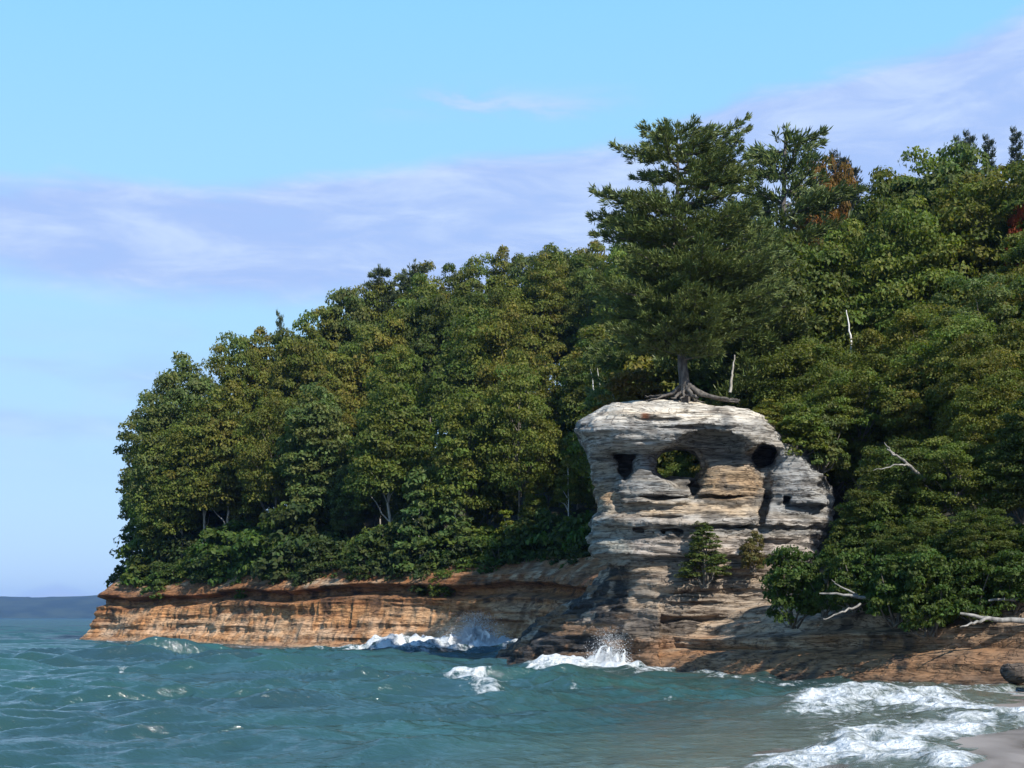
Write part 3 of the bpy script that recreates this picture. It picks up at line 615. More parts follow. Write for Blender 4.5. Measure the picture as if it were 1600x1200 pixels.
def broad_proto(key, seed, H, base, Rd, n, rmin, rmax, per, size, shape='round', bark=None, lean=0.0, trunk_r=None, limbs=10):
    rg = rng_(seed); Cn, Rr = crown_blobs(rg, H, base, Rd, n, rmin, rmax, shape)
    t = trunk_r or H * .011; Cn[:, 0] += lean * (Cn[:, 2] / H) ** 1.5
    V, Q, var = blob_leaves(Cn, Rr, per, size, rg)
    root = bpy.data.objects.new('broadleaf_tree', None); COL.objects.link(root)
    cr = mesh_np('crown', V, Q, M_LEAF, root, attrs={'var': var})
    tb = Tubes(); top = np.array([lean * .8, 0, H * .74]); ax = bend((0, 0, -1.2), top, 9, .10 * H / 15, rg)
    tb.add(ax, np.linspace(t * 1.25, t * .22, 9), 7)
    pick = rg.permutation(len(Cn))[:limbs]
    for k in pick:
        c = Cn[k]; zt = max(base * .75, c[2] - np.hypot(c[0], c[1]) * .9 - .6); i = np.argmin(abs(ax[:, 2] - zt))
        c = ax[i] + (c - ax[i]) * .82; tb.add(bend(ax[i], c, 5, .08, rg, -.15), np.linspace(t * .42, t * .08, 5), 5)
    tb.build('trunk', bark or M_BARK, root); PROTO[key] = (root, H, Rd); return root
used = set()
def place(key, loc, rz, sx, sz, color, label, cat='tree', group=None, name=None):
    src = PROTO[key][0]
    if key not in used: r = src; used.add(key); ch = list(src.children)
    else:
        r = src.copy(); COL.objects.link(r); ch = []
        for c0 in src.children:
            c = c0.copy(); COL.objects.link(c); c.parent = r; ch.append(c)
    if name: r.name = name
    r.location = loc; r.rotation_euler = (0, 0, rz); r.scale = (sx, sx, sz)
    for c in ch:
        if c.name.startswith(('crown', 'foliage')): c.color = (*color, 1)
    for k in ('group',):
        if k in r: del r[k]
    tag(r, label, cat, group); return r
for i in range(10):
    broad_proto(f'far{i}', 100 + i, 16, 3.2 - .6 * (i % 3), 4.1 + .3 * (i % 4), 105, .85, 1.55, 190, .29 + .03 * (i % 3), ['round', 'round', 'oval'][i % 3], M_BARK if i % 4 else M_PALE)
for i in range(6):
    broad_proto(f'near{i}', 200 + i, 11, 2.2, 3.4 + .2 * (i % 3), 120, .55, 1.0, 230, .165 + .015 * (i % 3), 'round' if i % 2 else 'oval', M_BARK, limbs=20)
broad_proto('high0', 260, 14, 8.6, 4.3, 80, .5, .9, 170, .17, 'round', M_BARK, limbs=16)
for i in range(3):
    broad_proto(f'sapling{i}', 300 + i, 6, .7, 1.5, 40, .35, .65, 60, .26, 'cone', M_BIRCH, trunk_r=.06, limbs=10)
broad_proto('aspen0', 320, 15, 4, 2.6, 44, .6, 1.0, 60, .3, 'oval', M_BIRCH); broad_proto('aspen1', 321, 15, 5, 2.4, 38, .6, 1.0, 60, .3, 'oval', M_BIRCH, lean=1.6)
def shrub_proto(key, seed, H, Rd, n, rmin, rmax, per, size, shape='round'):
    rg = rng_(seed); Cn, Rr = crown_blobs(rg, H, -.35 * H if shape == 'round' else .1, Rd, n, rmin, rmax, shape)
    V, Q, var = blob_leaves(Cn, Rr, per, size, rg); root = bpy.data.objects.new('shrub', None); COL.objects.link(root)
    mesh_np('foliage', V, Q, M_LEAF, root, attrs={'var': var}); tb = Tubes()
    for k in rg.permutation(len(Cn))[:9]: tb.add(bend((rg.normal(0, .1), rg.normal(0, .1), -.5), Cn[k], 4, .06, rg), np.linspace(.05, .015, 4), 5)
    tb.build('stem', M_BARK, root); PROTO[key] = (root, H, Rd)
for i in range(4): shrub_proto(f'shrub{i}', 400 + i, 3.0, 1.9, 34, .45, .8, 74, .27)
for i in range(3): shrub_proto(f'bush{i}', 420 + i, 2.4, 1.4, 60, .26, .5, 120, .15)
shrub_proto('cedar0', 440, 3.3, 1.0, 70, .18, .36, 75, .12, 'cone')

def pine_proto(key, seed, H, base, prof, step=.5, whorl=4, droop=.06, tuft=.42, blades=9, lean=0.0, extra=(), tr=.34, roots=None, name='pine_tree'):
    rg = rng_(seed); root = bpy.data.objects.new(name, None); COL.objects.link(root)
    tb = Tubes(); n = 14; ax = bend((0, 0, -.6), (lean, 0, H), n, .05, rg); tb.add(ax, np.linspace(tr * 1.15, .05, n), 9)
    P, T = [], []; br = []
    z = base
    while z < H - .3:
        for a in np.arange(whorl) / whorl * 6.283 + rg.random() * 6.28:
            t = (z - base) / (H - base); L = np.interp(t, *zip(*prof)) * rg.uniform(.55, 1.18)
            if rg.random() < .9: br.append((z + rg.normal(0, .15), a + rg.normal(0, .25), L, rg.uniform(.10, .32)))
        z += step * rg.uniform(.75, 1.25) * (.66 if (z - base) / (H - base) < .5 else 1.15)
    br += list(extra)
    for z, a, L, upt in br:
        L = max(L, .5); m = max(5, int(L / .3)); t = np.linspace(0, 1, m); c = np.array([np.interp(z, ax[:, 2], ax[:, 0]), np.interp(z, ax[:, 2], ax[:, 1]), z])
        d = np.array([math.cos(a), math.sin(a), 0]); s = np.array([-d[1], d[0], 0])
        B = c + d * (L * t)[:, None]; B[:, 2] += L * (-droop * t + upt * t * t) + rg.normal(0, .03, m); B += s * (.12 * L * np.sin(t * 2.6 + rg.random() * 6) * t)[:, None]
        tb.add(B[::max(1, m // 5)], np.linspace(.022 * L + .02, .012, len(B[::max(1, m // 5)])), 4)
        for k in range(m):
            if t[k] < .16: continue
            wl = (.42 * L * (1 - t[k]) + .34) * rg.uniform(.7, 1.2)
            for sd in (-1, 1):
                q = max(1, int(wl / .33))
                for w in range(q):
                    f = (w + rg.random()) / q; p = B[k] + s * sd * wl * f + d * wl * f * .55; p = p + [0, 0, .10 * f + rg.normal(0, .05)]
                    P.append(p); T.append(d * .8 + s * sd * .5 * f + np.array([0, 0, .55]))
            P.append(B[k]); T.append(d + np.array([0, 0, .5]))
        P.append(B[-1]); T.append(d + np.array([0, 0, .7]))
    P.append(ax[-1]); T.append(np.array([0, 0, 1.0]))
    P, T = np.array(P), np.array(T); N = len(P); Pi = np.repeat(P, blades, 0); D = np.repeat(T / np.linalg.norm(T, axis=1)[:, None], blades, 0) + rg.normal(0, .42, (N * blades, 3))
    D /= np.linalg.norm(D, axis=1)[:, None]; W = np.cross(D, rg.normal(size=D.shape)); W /= np.linalg.norm(W, axis=1)[:, None] + 1e-9
    ln = tuft * rg.uniform(.6, 1.15, len(D))[:, None]; Pi = Pi + rg.normal(0, .07, Pi.shape) * [1, 1, .5]
    V = np.stack([Pi, Pi + D * ln * .55 + W * .034, Pi + D * ln, Pi + D * ln * .55 - W * .034], 1).reshape(-1, 3)
    cv = np.repeat(rg.uniform(.75, 1.25, N), blades) * rg.uniform(.75, 1.25, len(D)); var = np.repeat(np.stack([cv * rg.uniform(.9, 1.15, len(D)), cv, cv], -1), 4, 0)
    mesh_np('crown', V, np.arange(len(V)).reshape(-1, 4), M_NEEDLE, root, attrs={'var': var})
    tb.build('trunk', M_PINEBARK, root)
    if roots:
        rt = Tubes(); roots(rt, rg); rt.build('roots', M_PINEBARK, root)
    PROTO[key] = (root, H, 5); return root

# ---- the pine on top of the pillar, with its spread of bare roots
PY = 84.6; PX, _, PZ = at(1070, 629, PY)
def pillar_roots(tb, rg):
    for k in range(17):
        a = k / 17 * 6.283 + rg.normal(0, .12); L = rg.uniform(1.2, 2.2)
        if abs(math.cos(a)) > .75: L = rg.uniform(2.2, 3.1)
        t = np.linspace(0, 1, 9); P = np.stack([math.cos(a) * (.22 + L * t), math.sin(a) * (.22 + .75 * L * t), .85 * np.exp(-t * 3.0) + .1 * (1 - t) - .12 - .04 * L * t], -1)
        P[1:, :2] += rg.normal(0, .06, (8, 2)); P[:, 2] += rg.normal(0, .03, 9)
        tb.add(P, np.linspace(.15, .04, 9) * rg.uniform(.7, 1.2), 6)
        if k % 2 == 0:
            b = a + rg.choice([-.6, .6]); j = 4; Q = P[j] + np.stack([math.cos(b) * L * .5 * t, math.sin(b) * L * .4 * t, -.05 * t + rg.normal(0, .02, 9)], -1); tb.add(Q, np.linspace(.06, .02, 9), 5)
pine_proto('pillar_pine', 51, 16.4, 2.8, [(0, 3.8), (.12, 5.4), (.3, 5.6), (.5, 4.6), (.62, 4.4), (.75, 3.8), (.88, 2.8), (.96, 1.9), (1, 1.0)], .82, 6, .05, .42, 17, lean=-.5,
           extra=[(14.7, .1, 4.2, .42), (15.2, -.15, 4.0, .42), (14.3, .3, 3.8, .4), (3.0, -1.3, 3.2, .1), (3.3, -1.9, 3.4, .12), (3.8, -1.6, 3.8, .12), (4.5, -1.2, 4.0, .12), (2.7, -1.0, 3.0, .08), (6, -1.6, 4, .1), (7.5, -1.4, 4, .1), (13.1, .1, 4.4, .28), (12.6, -.2, 4.3, .25), (11.4, 3.2, 5.0, .2), (10.6, 3.0, 5.2, .15), (2.4, -.8, 2.6, .05), (2.6, -1.5, 2.2, .1)], tr=.30, roots=pillar_roots)
GREEN_P = (.095, .122, .034)
place('pillar_pine', (PX, PY, PZ + .22), 0, 1, 1, GREEN_P, 'tall white pine growing on top of the sandstone pillar with bare spreading roots', 'tree')
pine_proto('pine1', 52, 16, 3.0, [(0, 3.4), (.2, 4.4), (.5, 3.6), (.8, 2.2), (1, .5)], .8, 6, .05, .42, 15)
pine_proto('pine2', 53, 16, 3.5, [(0, 3.4), (.25, 4.0), (.55, 3.4), (.8, 2.6), (1, 1.0)], .7, 6, .03, .42, 15)
pine_proto('spruce0', 54, 14, 1.5, [(0, 2.3), (.3, 1.9), (.7, 1.0), (1, .12)], .42, 5, .14, .34, 7, tr=.2, name='spruce_tree')

# ------------------------------------------------------------------ planting the forest
SKY_PX = [150, 186, 200, 215, 240, 275, 305, 330, 370, 430, 480, 530, 590, 640, 660, 690, 720, 770, 850, 930, 1000, 1100, 1150, 1200, 1240, 1280, 1330, 1400, 1440, 1510, 1560, 1600, 1750]
SKY_PY = [800, 640, 610, 578, 560, 543, 548, 545, 525, 500, 480, 455, 422, 415, 412, 437, 415, 397, 382, 384, 372, 350, 330, 300, 285, 282, 284, 268, 245, 218, 225, 205, 150]
OLIVES = [(.122, .134, .026), (.100, .124, .024), (.138, .138, .028), (.082, .106, .024), (.116, .146, .030), (.128, .136, .028), (.098, .124, .038)]
ONAMES = ['olive green', 'deep green', 'yellowish olive', 'dark green', 'fresh green', 'light olive', 'greyish green']
ORD = 'first second third fourth fifth sixth seventh eighth ninth tenth eleventh twelfth thirteenth fourteenth fifteenth sixteenth seventeenth eighteenth nineteenth twentieth'.split()
ORD += ['twenty-' + o for o in ORD[:9]] + ['thirtieth'] + ['thirty-' + o for o in ORD[:9]] + ['fortieth'] + ['forty-' + o for o in ORD[:9]] + ['fiftieth'] + ['fifty-' + o for o in ORD[:9]]
def forest():
    rg = rng_(5); pts = []
    for _ in range(60000):
        Y = rg.uniform(62, 235); u = rg.uniform(-.3, .46); X = u * Y
        pts.append((X, Y))
    P = np.array(pts); gz, d = ground_z(P[:, 0], P[:, 1]); ok = (d > 2.2) & (d < 78); P, gz, d = P[ok], gz[ok], d[ok]
    acc = []; grid = {}
    for i in range(len(P)):
        sp = 4.3 if P[i, 1] > 105 else 3.9
        c = (int(P[i, 0] // 5), int(P[i, 1] // 5)); good = True
        for a in (-1, 0, 1):
            for b in (-1, 0, 1):
                for j in grid.get((c[0] + a, c[1] + b), ()):
                    if (P[i, 0] - P[j, 0]) ** 2 + (P[i, 1] - P[j, 1]) ** 2 < sp * sp: good = False
        if good: grid.setdefault(c, []).append(i); acc.append(i)
    edge = set()
    for i in range(len(P)):
        if 105 < P[i, 1] < 186 and 3.5 < d[i] < 15 and all((P[i, 0] - P[j, 0]) ** 2 + (P[i, 1] - P[j, 1]) ** 2 > 14 for j in edge): edge.add(i)
    acc = sorted(set(acc) | edge); edge -= set()
    acc.sort(key=lambda i: P[i, 1]); hor = np.full(2600, 2000.0); plan = []
    for i in acc:
        X, Y = P[i]; z = gz[i]; px = HX + F * X / Y; near = Y < 100
        if px > 1680: continue
        if (880 < px < 1300 and Y < 92) or (1300 <= px < 1450 and 72 < Y < 88): continue
        h = rg.uniform(10, 14) if near else rg.uniform(16, 24)
        if near and d[i] < 8: h = rg.uniform(6.5, 10)
        if i in edge: h = rg.uniform(7.5, 13)
        lim = CAM_Z + (HY - np.interp(px, SKY_PX, SKY_PY) - rg.uniform(-10, 16)) / F * Y; h = min(h, lim - z)
        if h < 5.5: continue
        Hp = 11 if near else 16; rad = (3.4 if near else 3.9) * max(.62, min(1.2, h / Hp)) * rg.uniform(.9, 1.1) * (.8 if i in edge else 1); rp = rad / Y * F
        if px - rp < 183: continue
        # keep the pillar and its window clear of crowns in front
        top = HY - (z + h - CAM_Z) / F * Y; a, b = int(px - rp * .8) + 300, int(px + rp * .8) + 300
        seg = hor[max(a, 0):max(b, 1)]
        if seg.max() - top < 9: continue
        k = np.arange(max(a, 0), max(b, 1)); arch = top + rp * .5 * ((k - 300 - px) / (rp * .8)) ** 2
        hor[k] = np.minimum(hor[k], arch + 4); plan.append((px, X, Y, z, d[i], h, rad, near))
    # zones and rows give every tree a place that can be described
    def zone(t):
        px, Y, d = t[0], t[2], t[4]
        if Y < 100: return 'bank beside the pillar', d
        if px < 620: return 'headland point', d
        if px < 930: return 'slope left of the pillar', d
        if px < 1260: return 'slope behind the tall pine', d
        return 'slope above the bank', d
    groups = {}
    for t in plan:
        zn, dd = zone(t); row = 'front row' if dd < 9 else 'second row' if dd < 18 else 'middle rows' if dd < 38 else 'skyline rows'
        groups.setdefault((zn, row), []).append(t)
    n = 0
    for (zn, row), ts in groups.items():
        for k, t in enumerate(sorted(ts, key=lambda t: t[0])):
            px, X, Y, z, dd, h, rad, near = t; ci = int(rg.integers(0, 7))
            col = np.array(OLIVES[ci]) * rg.uniform(.85, 1.15); key = f'near{n % 6}' if near else (f'aspen{n % 2}' if n % 31 == 14 else f'far{n % 10}'); Hp, Rp = PROTO[key][1:]
            place(key, (X, Y, z - .3), rg.random() * 6.28, rad / Rp if 'aspen' not in key else rad / 3.9, (h + .3) / Hp, col,
                  f'{ONAMES[ci]} tree, {ORD[min(k, 58)]} from the lake, {row} of the {zn}', 'tree', 'broadleaf trees of the forest', 'broadleaf_tree'); n += 1
    print('FOREST', n, {k: len(v) for k, v in groups.items()})
forest()

def spot(px, py_top, Y, key, name, label, color, cat='tree', width=None, rz=0.0, zb=None, group=None):
    """one chosen tree: its top at the given place, its foot on the ground there"""
    X = (px - HX) / F * Y; z = max(float(ground_z(X, Y)[0]), 3.6) if zb is None else zb; top = CAM_Z - (py_top - HY) / F * Y
    Hp = PROTO[key][1]; s = (top - z) / Hp; return place(key, (X, Y, z), rz, (width or 1) * s, s, color, label, cat, group, name)
spot(1228, 205, 112, 'pine2', 'pine_tree', 'dark pointed pine standing on the skyline right of the tall pine', (.09, .12, .036), width=1.0)
spot(1165, 318, 100, 'pine1', 'pine_tree', 'dark shaded pine close behind the right side of the tall pine', (.08, .108, .03), width=.9, rz=1)
spot(1020, 372, 104, 'pine1', 'pine_tree', 'dark pine half hidden behind the left side of the tall pine', (.08, .108, .03), width=.8, rz=2)
for px, py, lb in ((1312, 246, 'tallest of three thin grey spruce tips beside the orange maple'), (1330, 262, 'thin grey spruce tip at the right of three beside the orange maple'), (1283, 268, 'short thin spruce tip left of the orange maple crown')):
    spot(px, py, 128, 'spruce0', 'spruce_tree', lb, (.035, .045, .035), width=.62, group='spruce tips on the skyline')
for px, py, lb in ((1515, 206, 'dark spruce tip highest on the right skyline near the red maple'), (1500, 214, 'dark spruce tip left of the highest one on the skyline'), (1545, 212, 'dark spruce tip between the highest one and the frame edge'), (1588, 200, 'dark spruce tip directly above the red maple')):
    spot(px, py + 6, 150, 'spruce0', 'spruce_tree', lb, (.035, .05, .03), width=.5, group='spruce tips on the skyline')
spot(592, 420, 203, 'pine1', 'pine_tree', 'dark conifer on the headland skyline, left of a pair', (.06, .08, .032), width=.75)
spot(648, 411, 203, 'pine2', 'pine_tree', 'dark conifer on the headland skyline, right of a pair', (.06, .08, .032), width=.7)
spot(437, 493, 203, 'spruce0', 'spruce_tree', 'lone small spruce spike poking above the headland canopy', (.05, .07, .03), width=.32)
spot(1285, 262, 118, 'near1', 'maple_tree', 'orange turning maple on the skyline beside thin spruce tips', (.19, .095, .022), width=.38)
spot(1613, 268, 100, 'near3', 'maple_tree', 'red turning maple at the right edge of the skyline', (.27, .06, .02), width=.35)


# ------------------------------------------------------------------ near trees and bushes on the right bank, bushes along the headland edge
def hanging():
    rg = rng_(21)
    L = [(1215, 590, 95, 'near0', 1.0, 1, 'deep green maple leaning behind the right end of the pillar top'),
         (1345, 565, 88, 'near1', 1.0, 0, 'olive maple whose branches reach over the right pier of the pillar'),
         (1452, 560, 83, 'near2', 1.0, 5, 'tall olive maple behind the bare grey branch'),
         (1565, 515, 75, 'near3', 1.0, 5, 'tallest light olive maple at the frame edge above the bank'),
         (1405, 690, 71, 'near4', 1.1, 3, 'dark green maple below the bare grey branch'),
         (1492, 680, 69, 'near5', 1.05, 4, 'bright green maple in front of the tall maples'),
         (1600, 640, 67, 'near0', 1.0, 3, 'dark green maple cut by the frame edge above the white log'),
         (1352, 765, 70, 'near2', 1.15, 3, 'low dark maple between the pillar and the bare branch'),
         (1440, 800, 66, 'near3', 1.4, 3, 'low dark maple overhanging the middle of the shore bank'),
         (1540, 800, 64, 'near1', 1.4, 3, 'low dark maple overhanging the bank near the white log'),
         (1690, 560, 66, 'near5', 1.0, 3, 'dark maple just outside the frame edge'), (1760, 480, 70, 'near4', 1.0, 3, 'second dark maple outside the frame edge')]
    L.append((1280, 578, 88, 'near3', .9, 4, 'fresh green maple right above the right pier of the pillar'))
    for px, py, Y, key, w, ci, lb in L:
        spot(px, py, Y, key, 'maple_tree', lb, np.array(OLIVES[ci]) * .9, width=w, rz=rg.random() * 6)
    B = [(1240, 842, 70.5, 3.45, 1.0, 'dark round bush at the right foot of the pillar'), (1288, 862, 69, 3.8, .8, 'dark bush behind the grey driftwood branches'), (1335, 850, 67, 4.0, 1.1, 'bush hanging over the grey driftwood branches'),
         (1400, 850, 64.5, 3.4, 1.1, 'wide dark bush hanging over the middle of the bank'), (1455, 862, 63, 3.0, 1.1, 'dark bush drooping lowest over the bank'), (1520, 860, 62.5, 3.4, 1.1, 'dark bush left of the white log'), (1590, 850, 62, 3.9, 1.2, 'dark bush above the white log'),
         (1365, 800, 69, 3.9, 1.0, 'taller dark bush behind the one over the driftwood'), (1425, 820, 66.5, 3.9, 1.0, 'taller dark bush behind the middle of the bank'), (1490, 815, 65, 3.8, 1.0, 'taller dark bush behind the lowest drooping bush'), (1555, 810, 64.5, 3.8, 1.0, 'taller dark bush behind the white log'), (1620, 800, 64, 3.8, 1.0, 'taller dark bush cut by the frame edge')]
    for k, (px, py, Y, zb, w, lb) in enumerate(B):
        spot(px, py, Y, f'bush{k % 3}', 'bush', lb, np.array((.06, .095, .02)), 'bush', width=w * .8, zb=zb - .2, rz=k)
    spot(1101, 818, 80.6, 'cedar0', 'cedar_bush', 'green conical cedar bush growing on the face of the pillar', (.075, .10, .028), 'bush', zb=at(0, 906, 80.6)[2], width=1.55)
    spot(1176, 834, 80.7, 'bush1', 'shrub', 'small sparse yellowish shrub on the pillar ledge right of the cedar', (.12, .11, .04), 'shrub', zb=at(0, 884, 80.7)[2], width=.75)
    spot(985, 570, 92, 'bush0', 'shrub', 'orange tinged shrub behind the pillar top left of the roots', (.14, .10, .025), 'shrub', zb=at(0, 650, 92)[2], width=1.1, rz=2)
    # scrub that fringes the top of the headland cliff
    X, Y, q = resample(HEAD[3:], 2.7); k = 0
    tx, ty = np.gradient(X), np.gradient(Y); l = np.hypot(tx, ty)
    for off, zz in ((-1.7, 5.7), (-2.9, 6.9), (-4.8, 7.6)):
        for i in range(len(q)):
            if off > -2 and vnoise(i * .45, 2.2, 0.0) < .02: continue
            o = off + rg.uniform(-.7, .5); x, y = X[i] + ty[i] / l[i] * o + rg.uniform(-.5, .5), Y[i] - tx[i] / l[i] * o
            px = HX + F * x / y
            if y > 186 or px > 925 or px < 222: continue
            col = np.array([(.05, .075, .02), (.06, .10, .022), (.045, .065, .022), (.075, .11, .022)][int(rg.integers(0, 4))])
            s = rg.uniform(.8, 1.5) if off > -4 else rg.uniform(1.3, 2.7); row = 'drooping' if off > -2 else 'lower' if off > -4 else 'upper'
            place(f'shrub{k % 4}', (x, y, zz + rg.uniform(-.5, .2)), rg.random() * 6, s, s * rg.uniform(.8, 1.2), col, f'green shrub, {ORD[i]} from the point in the {row} fringe along the headland cliff top', 'shrub', 'shrubs along the headland cliff', 'shrub'); k += 1
    for px, py, Y, w, lb in ((655, 735, 139, 1.0, 'slim bright sapling with pale trunk, left of the pair above the cliff'), (712, 745, 137, 1.0, 'slim bright sapling with pale trunk, right of the pair above the cliff'), (790, 800, 134, 1.1, 'yellowish sapling above the cliff near the breaking wave')):
        spot(px, py, Y, 'sapling0' if px < 700 else 'sapling1' if px < 750 else 'sapling2', 'sapling_tree', lb, (.085, .125, .04) if px < 750 else (.13, .15, .02), width=1)
    for px, py, Y, key, w, ci, lb in ((258, 604, 173, 'far3', .8, 6, 'greyish tree on the lake side of the headland point, below the tallest loose crown'), (284, 543, 177, 'far6', .75, 6, 'tallest loose greyish tree rising at the headland tip'),
                                     (264, 655, 171.5, 'far1', .8, 4, 'fresh green tree leaning out over the lake at the headland tip'), (284, 700, 169.5, 'far4', .95, 1, 'deep green low tree in front of the headland tip'),
                                     (254, 760, 171, 'far8', 1.05, 3, 'small dark tree closest to the lake at the headland tip'), (318, 640, 168, 'far0', .95, 0, 'olive round tree in front of the headland tip trees')):
        spot(px, py, Y, key, 'broadleaf_tree', lb, OLIVES[ci], width=w, rz=px)
    spot(1345, 582, 86, 'high0', 'maple_tree', 'high crowned maple spreading over the right end of the pillar', OLIVES[4], width=1.0, zb=5.5)
    for px, py, Y, w, lb in ((322, 775, 176, 1.3, 'shrub under the canopy gap behind the headland fringe, nearest the lake'), (352, 770, 181, 1.3, 'shrub in the middle of the canopy gap behind the headland fringe'), (384, 765, 178, 1.3, 'shrub under the canopy gap behind the headland fringe, farthest from the lake'), (410, 750, 176, 1.2, 'tall shrub closing the canopy gap behind the headland fringe')):
        spot(px, py, Y, 'shrub1', 'shrub', lb, (.07, .09, .022), 'shrub', width=w)
    spot(1252, 622, 83.2, 'bush0', 'bush', 'leafy bush crowning the top of the grey right pier of the pillar', OLIVES[4], 'bush', zb=at(0, 704, 83.2)[2], width=1.05)
    spot(1196, 628, 83.4, 'bush1', 'bush', 'leafy bush beside the right end of the pillar cap', OLIVES[0], 'bush', zb=at(0, 672, 83.4)[2], width=1.35)
    spot(1285, 640, 83.6, 'bush2', 'bush', 'leafy bush at the outer edge of the grey right pier top', OLIVES[6], 'bush', zb=at(0, 722, 83.6)[2], width=.9)
    for px, py, Y, lb in ((338, 700, 184, 'dark tree deep in the gap under the headland canopy, nearer the lake'), (385, 700, 180, 'dark tree deep in the gap under the headland canopy, farther from the lake')):
        spot(px, py, Y, 'far4', 'broadleaf_tree', lb, OLIVES[3], width=1.3)
    F_ = [(338, 548, 183), (372, 528, 186), (405, 512, 189), (440, 500, 192), (478, 486, 195), (515, 466, 198), (552, 445, 200), (590, 432, 203), (625, 420, 205), (668, 428, 207), (705, 424, 208), (742, 408, 209), (785, 396, 208), (825, 386, 207), (865, 380, 205), (905, 382, 203)]
    for k, (px, py, Y) in enumerate(F_):
        spot(px, py + rg.uniform(-5, 7), Y, f'far{(k * 7) % 10}', 'broadleaf_tree', f'{ONAMES[k % 7]} crown on the skyline behind the headland, {ORD[k]} counted from the lake', OLIVES[k % 7], width=.62, rz=k, group='trees on the headland skyline')
hanging()

def limb(name, pts, r0, mat, label, cat, forks=(), seed=1):
    rg = rng_(seed); tb = Tubes(); P = np.array([at(*p) for p in pts]); t = np.linspace(0, 1, 12); u = np.linspace(0, 1, len(P))
    Q = np.stack([np.interp(t, u, P[:, k]) for k in range(3)], -1) + rg.normal(0, .03, (12, 3)); tb.add(Q, np.linspace(r0, r0 * .35, 12), 7)
    for f in forks:
        G = np.array([at(*p) for p in f]); w = np.linspace(0, 1, len(G)); G = np.stack([np.interp(t, w, G[:, k]) for k in range(3)], -1) + rg.normal(0, .025, (12, 3)); tb.add(G, np.linspace(r0 * .55, r0 * .15, 12), 5)
    return tag(tb.build(name, mat), label, cat)
limb('dead_branch', [(1446, 750, 69), (1415, 722, 68.2), (1385, 702, 67.8)], .10, M_DRIFT, 'bare grey dead branch sticking out of the dark maples', 'branch', [[(1420, 727, 68.3), (1400, 727, 67.6), (1365, 735, 67)], [(1398, 711, 68), (1380, 690, 67.6)]], 2)
limb('driftwood_branch', [(1372, 938, 65.2), (1330, 930, 65), (1280, 928, 65.4)], .10, M_DRIFT, 'grey driftwood branch lying along the top of the bank', 'driftwood', [[(1345, 932, 65.1), (1310, 915, 65.3), (1300, 905, 65.4)]], 3)
limb('driftwood_pole', [(1345, 945, 64.6), (1310, 958, 64.4), (1285, 968, 64.2)], .06, M_DRIFT, 'thin grey pole slanting down the bank below the driftwood branch', 'driftwood', [], 4)
limb('white_log', [(1640, 970, 60.2), (1560, 968, 60.6), (1500, 958, 61)], .16, M_DRIFT, 'long white bleached log lying across the dark bank', 'log', [[(1545, 966, 60.7), (1520, 974, 60.4), (1500, 980, 60.2)]], 5)
limb('pale_log', [(1640, 932, 61.2), (1590, 936, 61.4), (1545, 938, 61.6)], .13, M_DRIFT, 'short pale log above the long white log', 'log', [], 6)
limb('birch_trunk', [(1332, 640, 97), (1330, 535, 97), (1326, 505, 97.2), (1323, 484, 97.4)], .09, M_BIRCH, 'white birch trunk gleaming in a dark gap of the slope', 'tree trunk', [], 7)
limb('birch_trunk', [(1141, 612, 90), (1144, 585, 90), (1148, 555, 90)], .10, M_PALE, 'short white birch trunk behind the pillar roots', 'tree trunk', [], 9)

def boulder(name, c, size, seed, label):
    n = 26; th, ph = np.meshgrid(np.linspace(0, 2 * np.pi, n), np.linspace(0.02, np.pi - .02, n // 2), indexing='ij')
    D = np.stack([np.sin(ph) * np.cos(th), np.sin(ph) * np.sin(th), np.cos(ph)], -1); r = 1 + .5 * fbm(D[..., 0] * 1.3 + seed, D[..., 1] * 1.3, D[..., 2] * 1.5, 3)
    r[-1] = r[0]; V = np.array(c) + D * r[..., None] * np.array(size)
    tag(mesh_np(name, V, grid_quads(n, n // 2)[:, ::-1], M_ROCK, attrs={'tint': np.tile(C(.11, .09, .075), (n * (n // 2), 1))}), label, 'boulder')
boulder('boulder', at(1588, 1052, 57.5), (.6, .6, .42), 3, 'dark grey boulder at the foot of the bank by the beach')
boulder('boulder', at(1640, 1070, 56), (1.0, .8, .5), 8, 'dark boulder just past the frame edge on the beach')

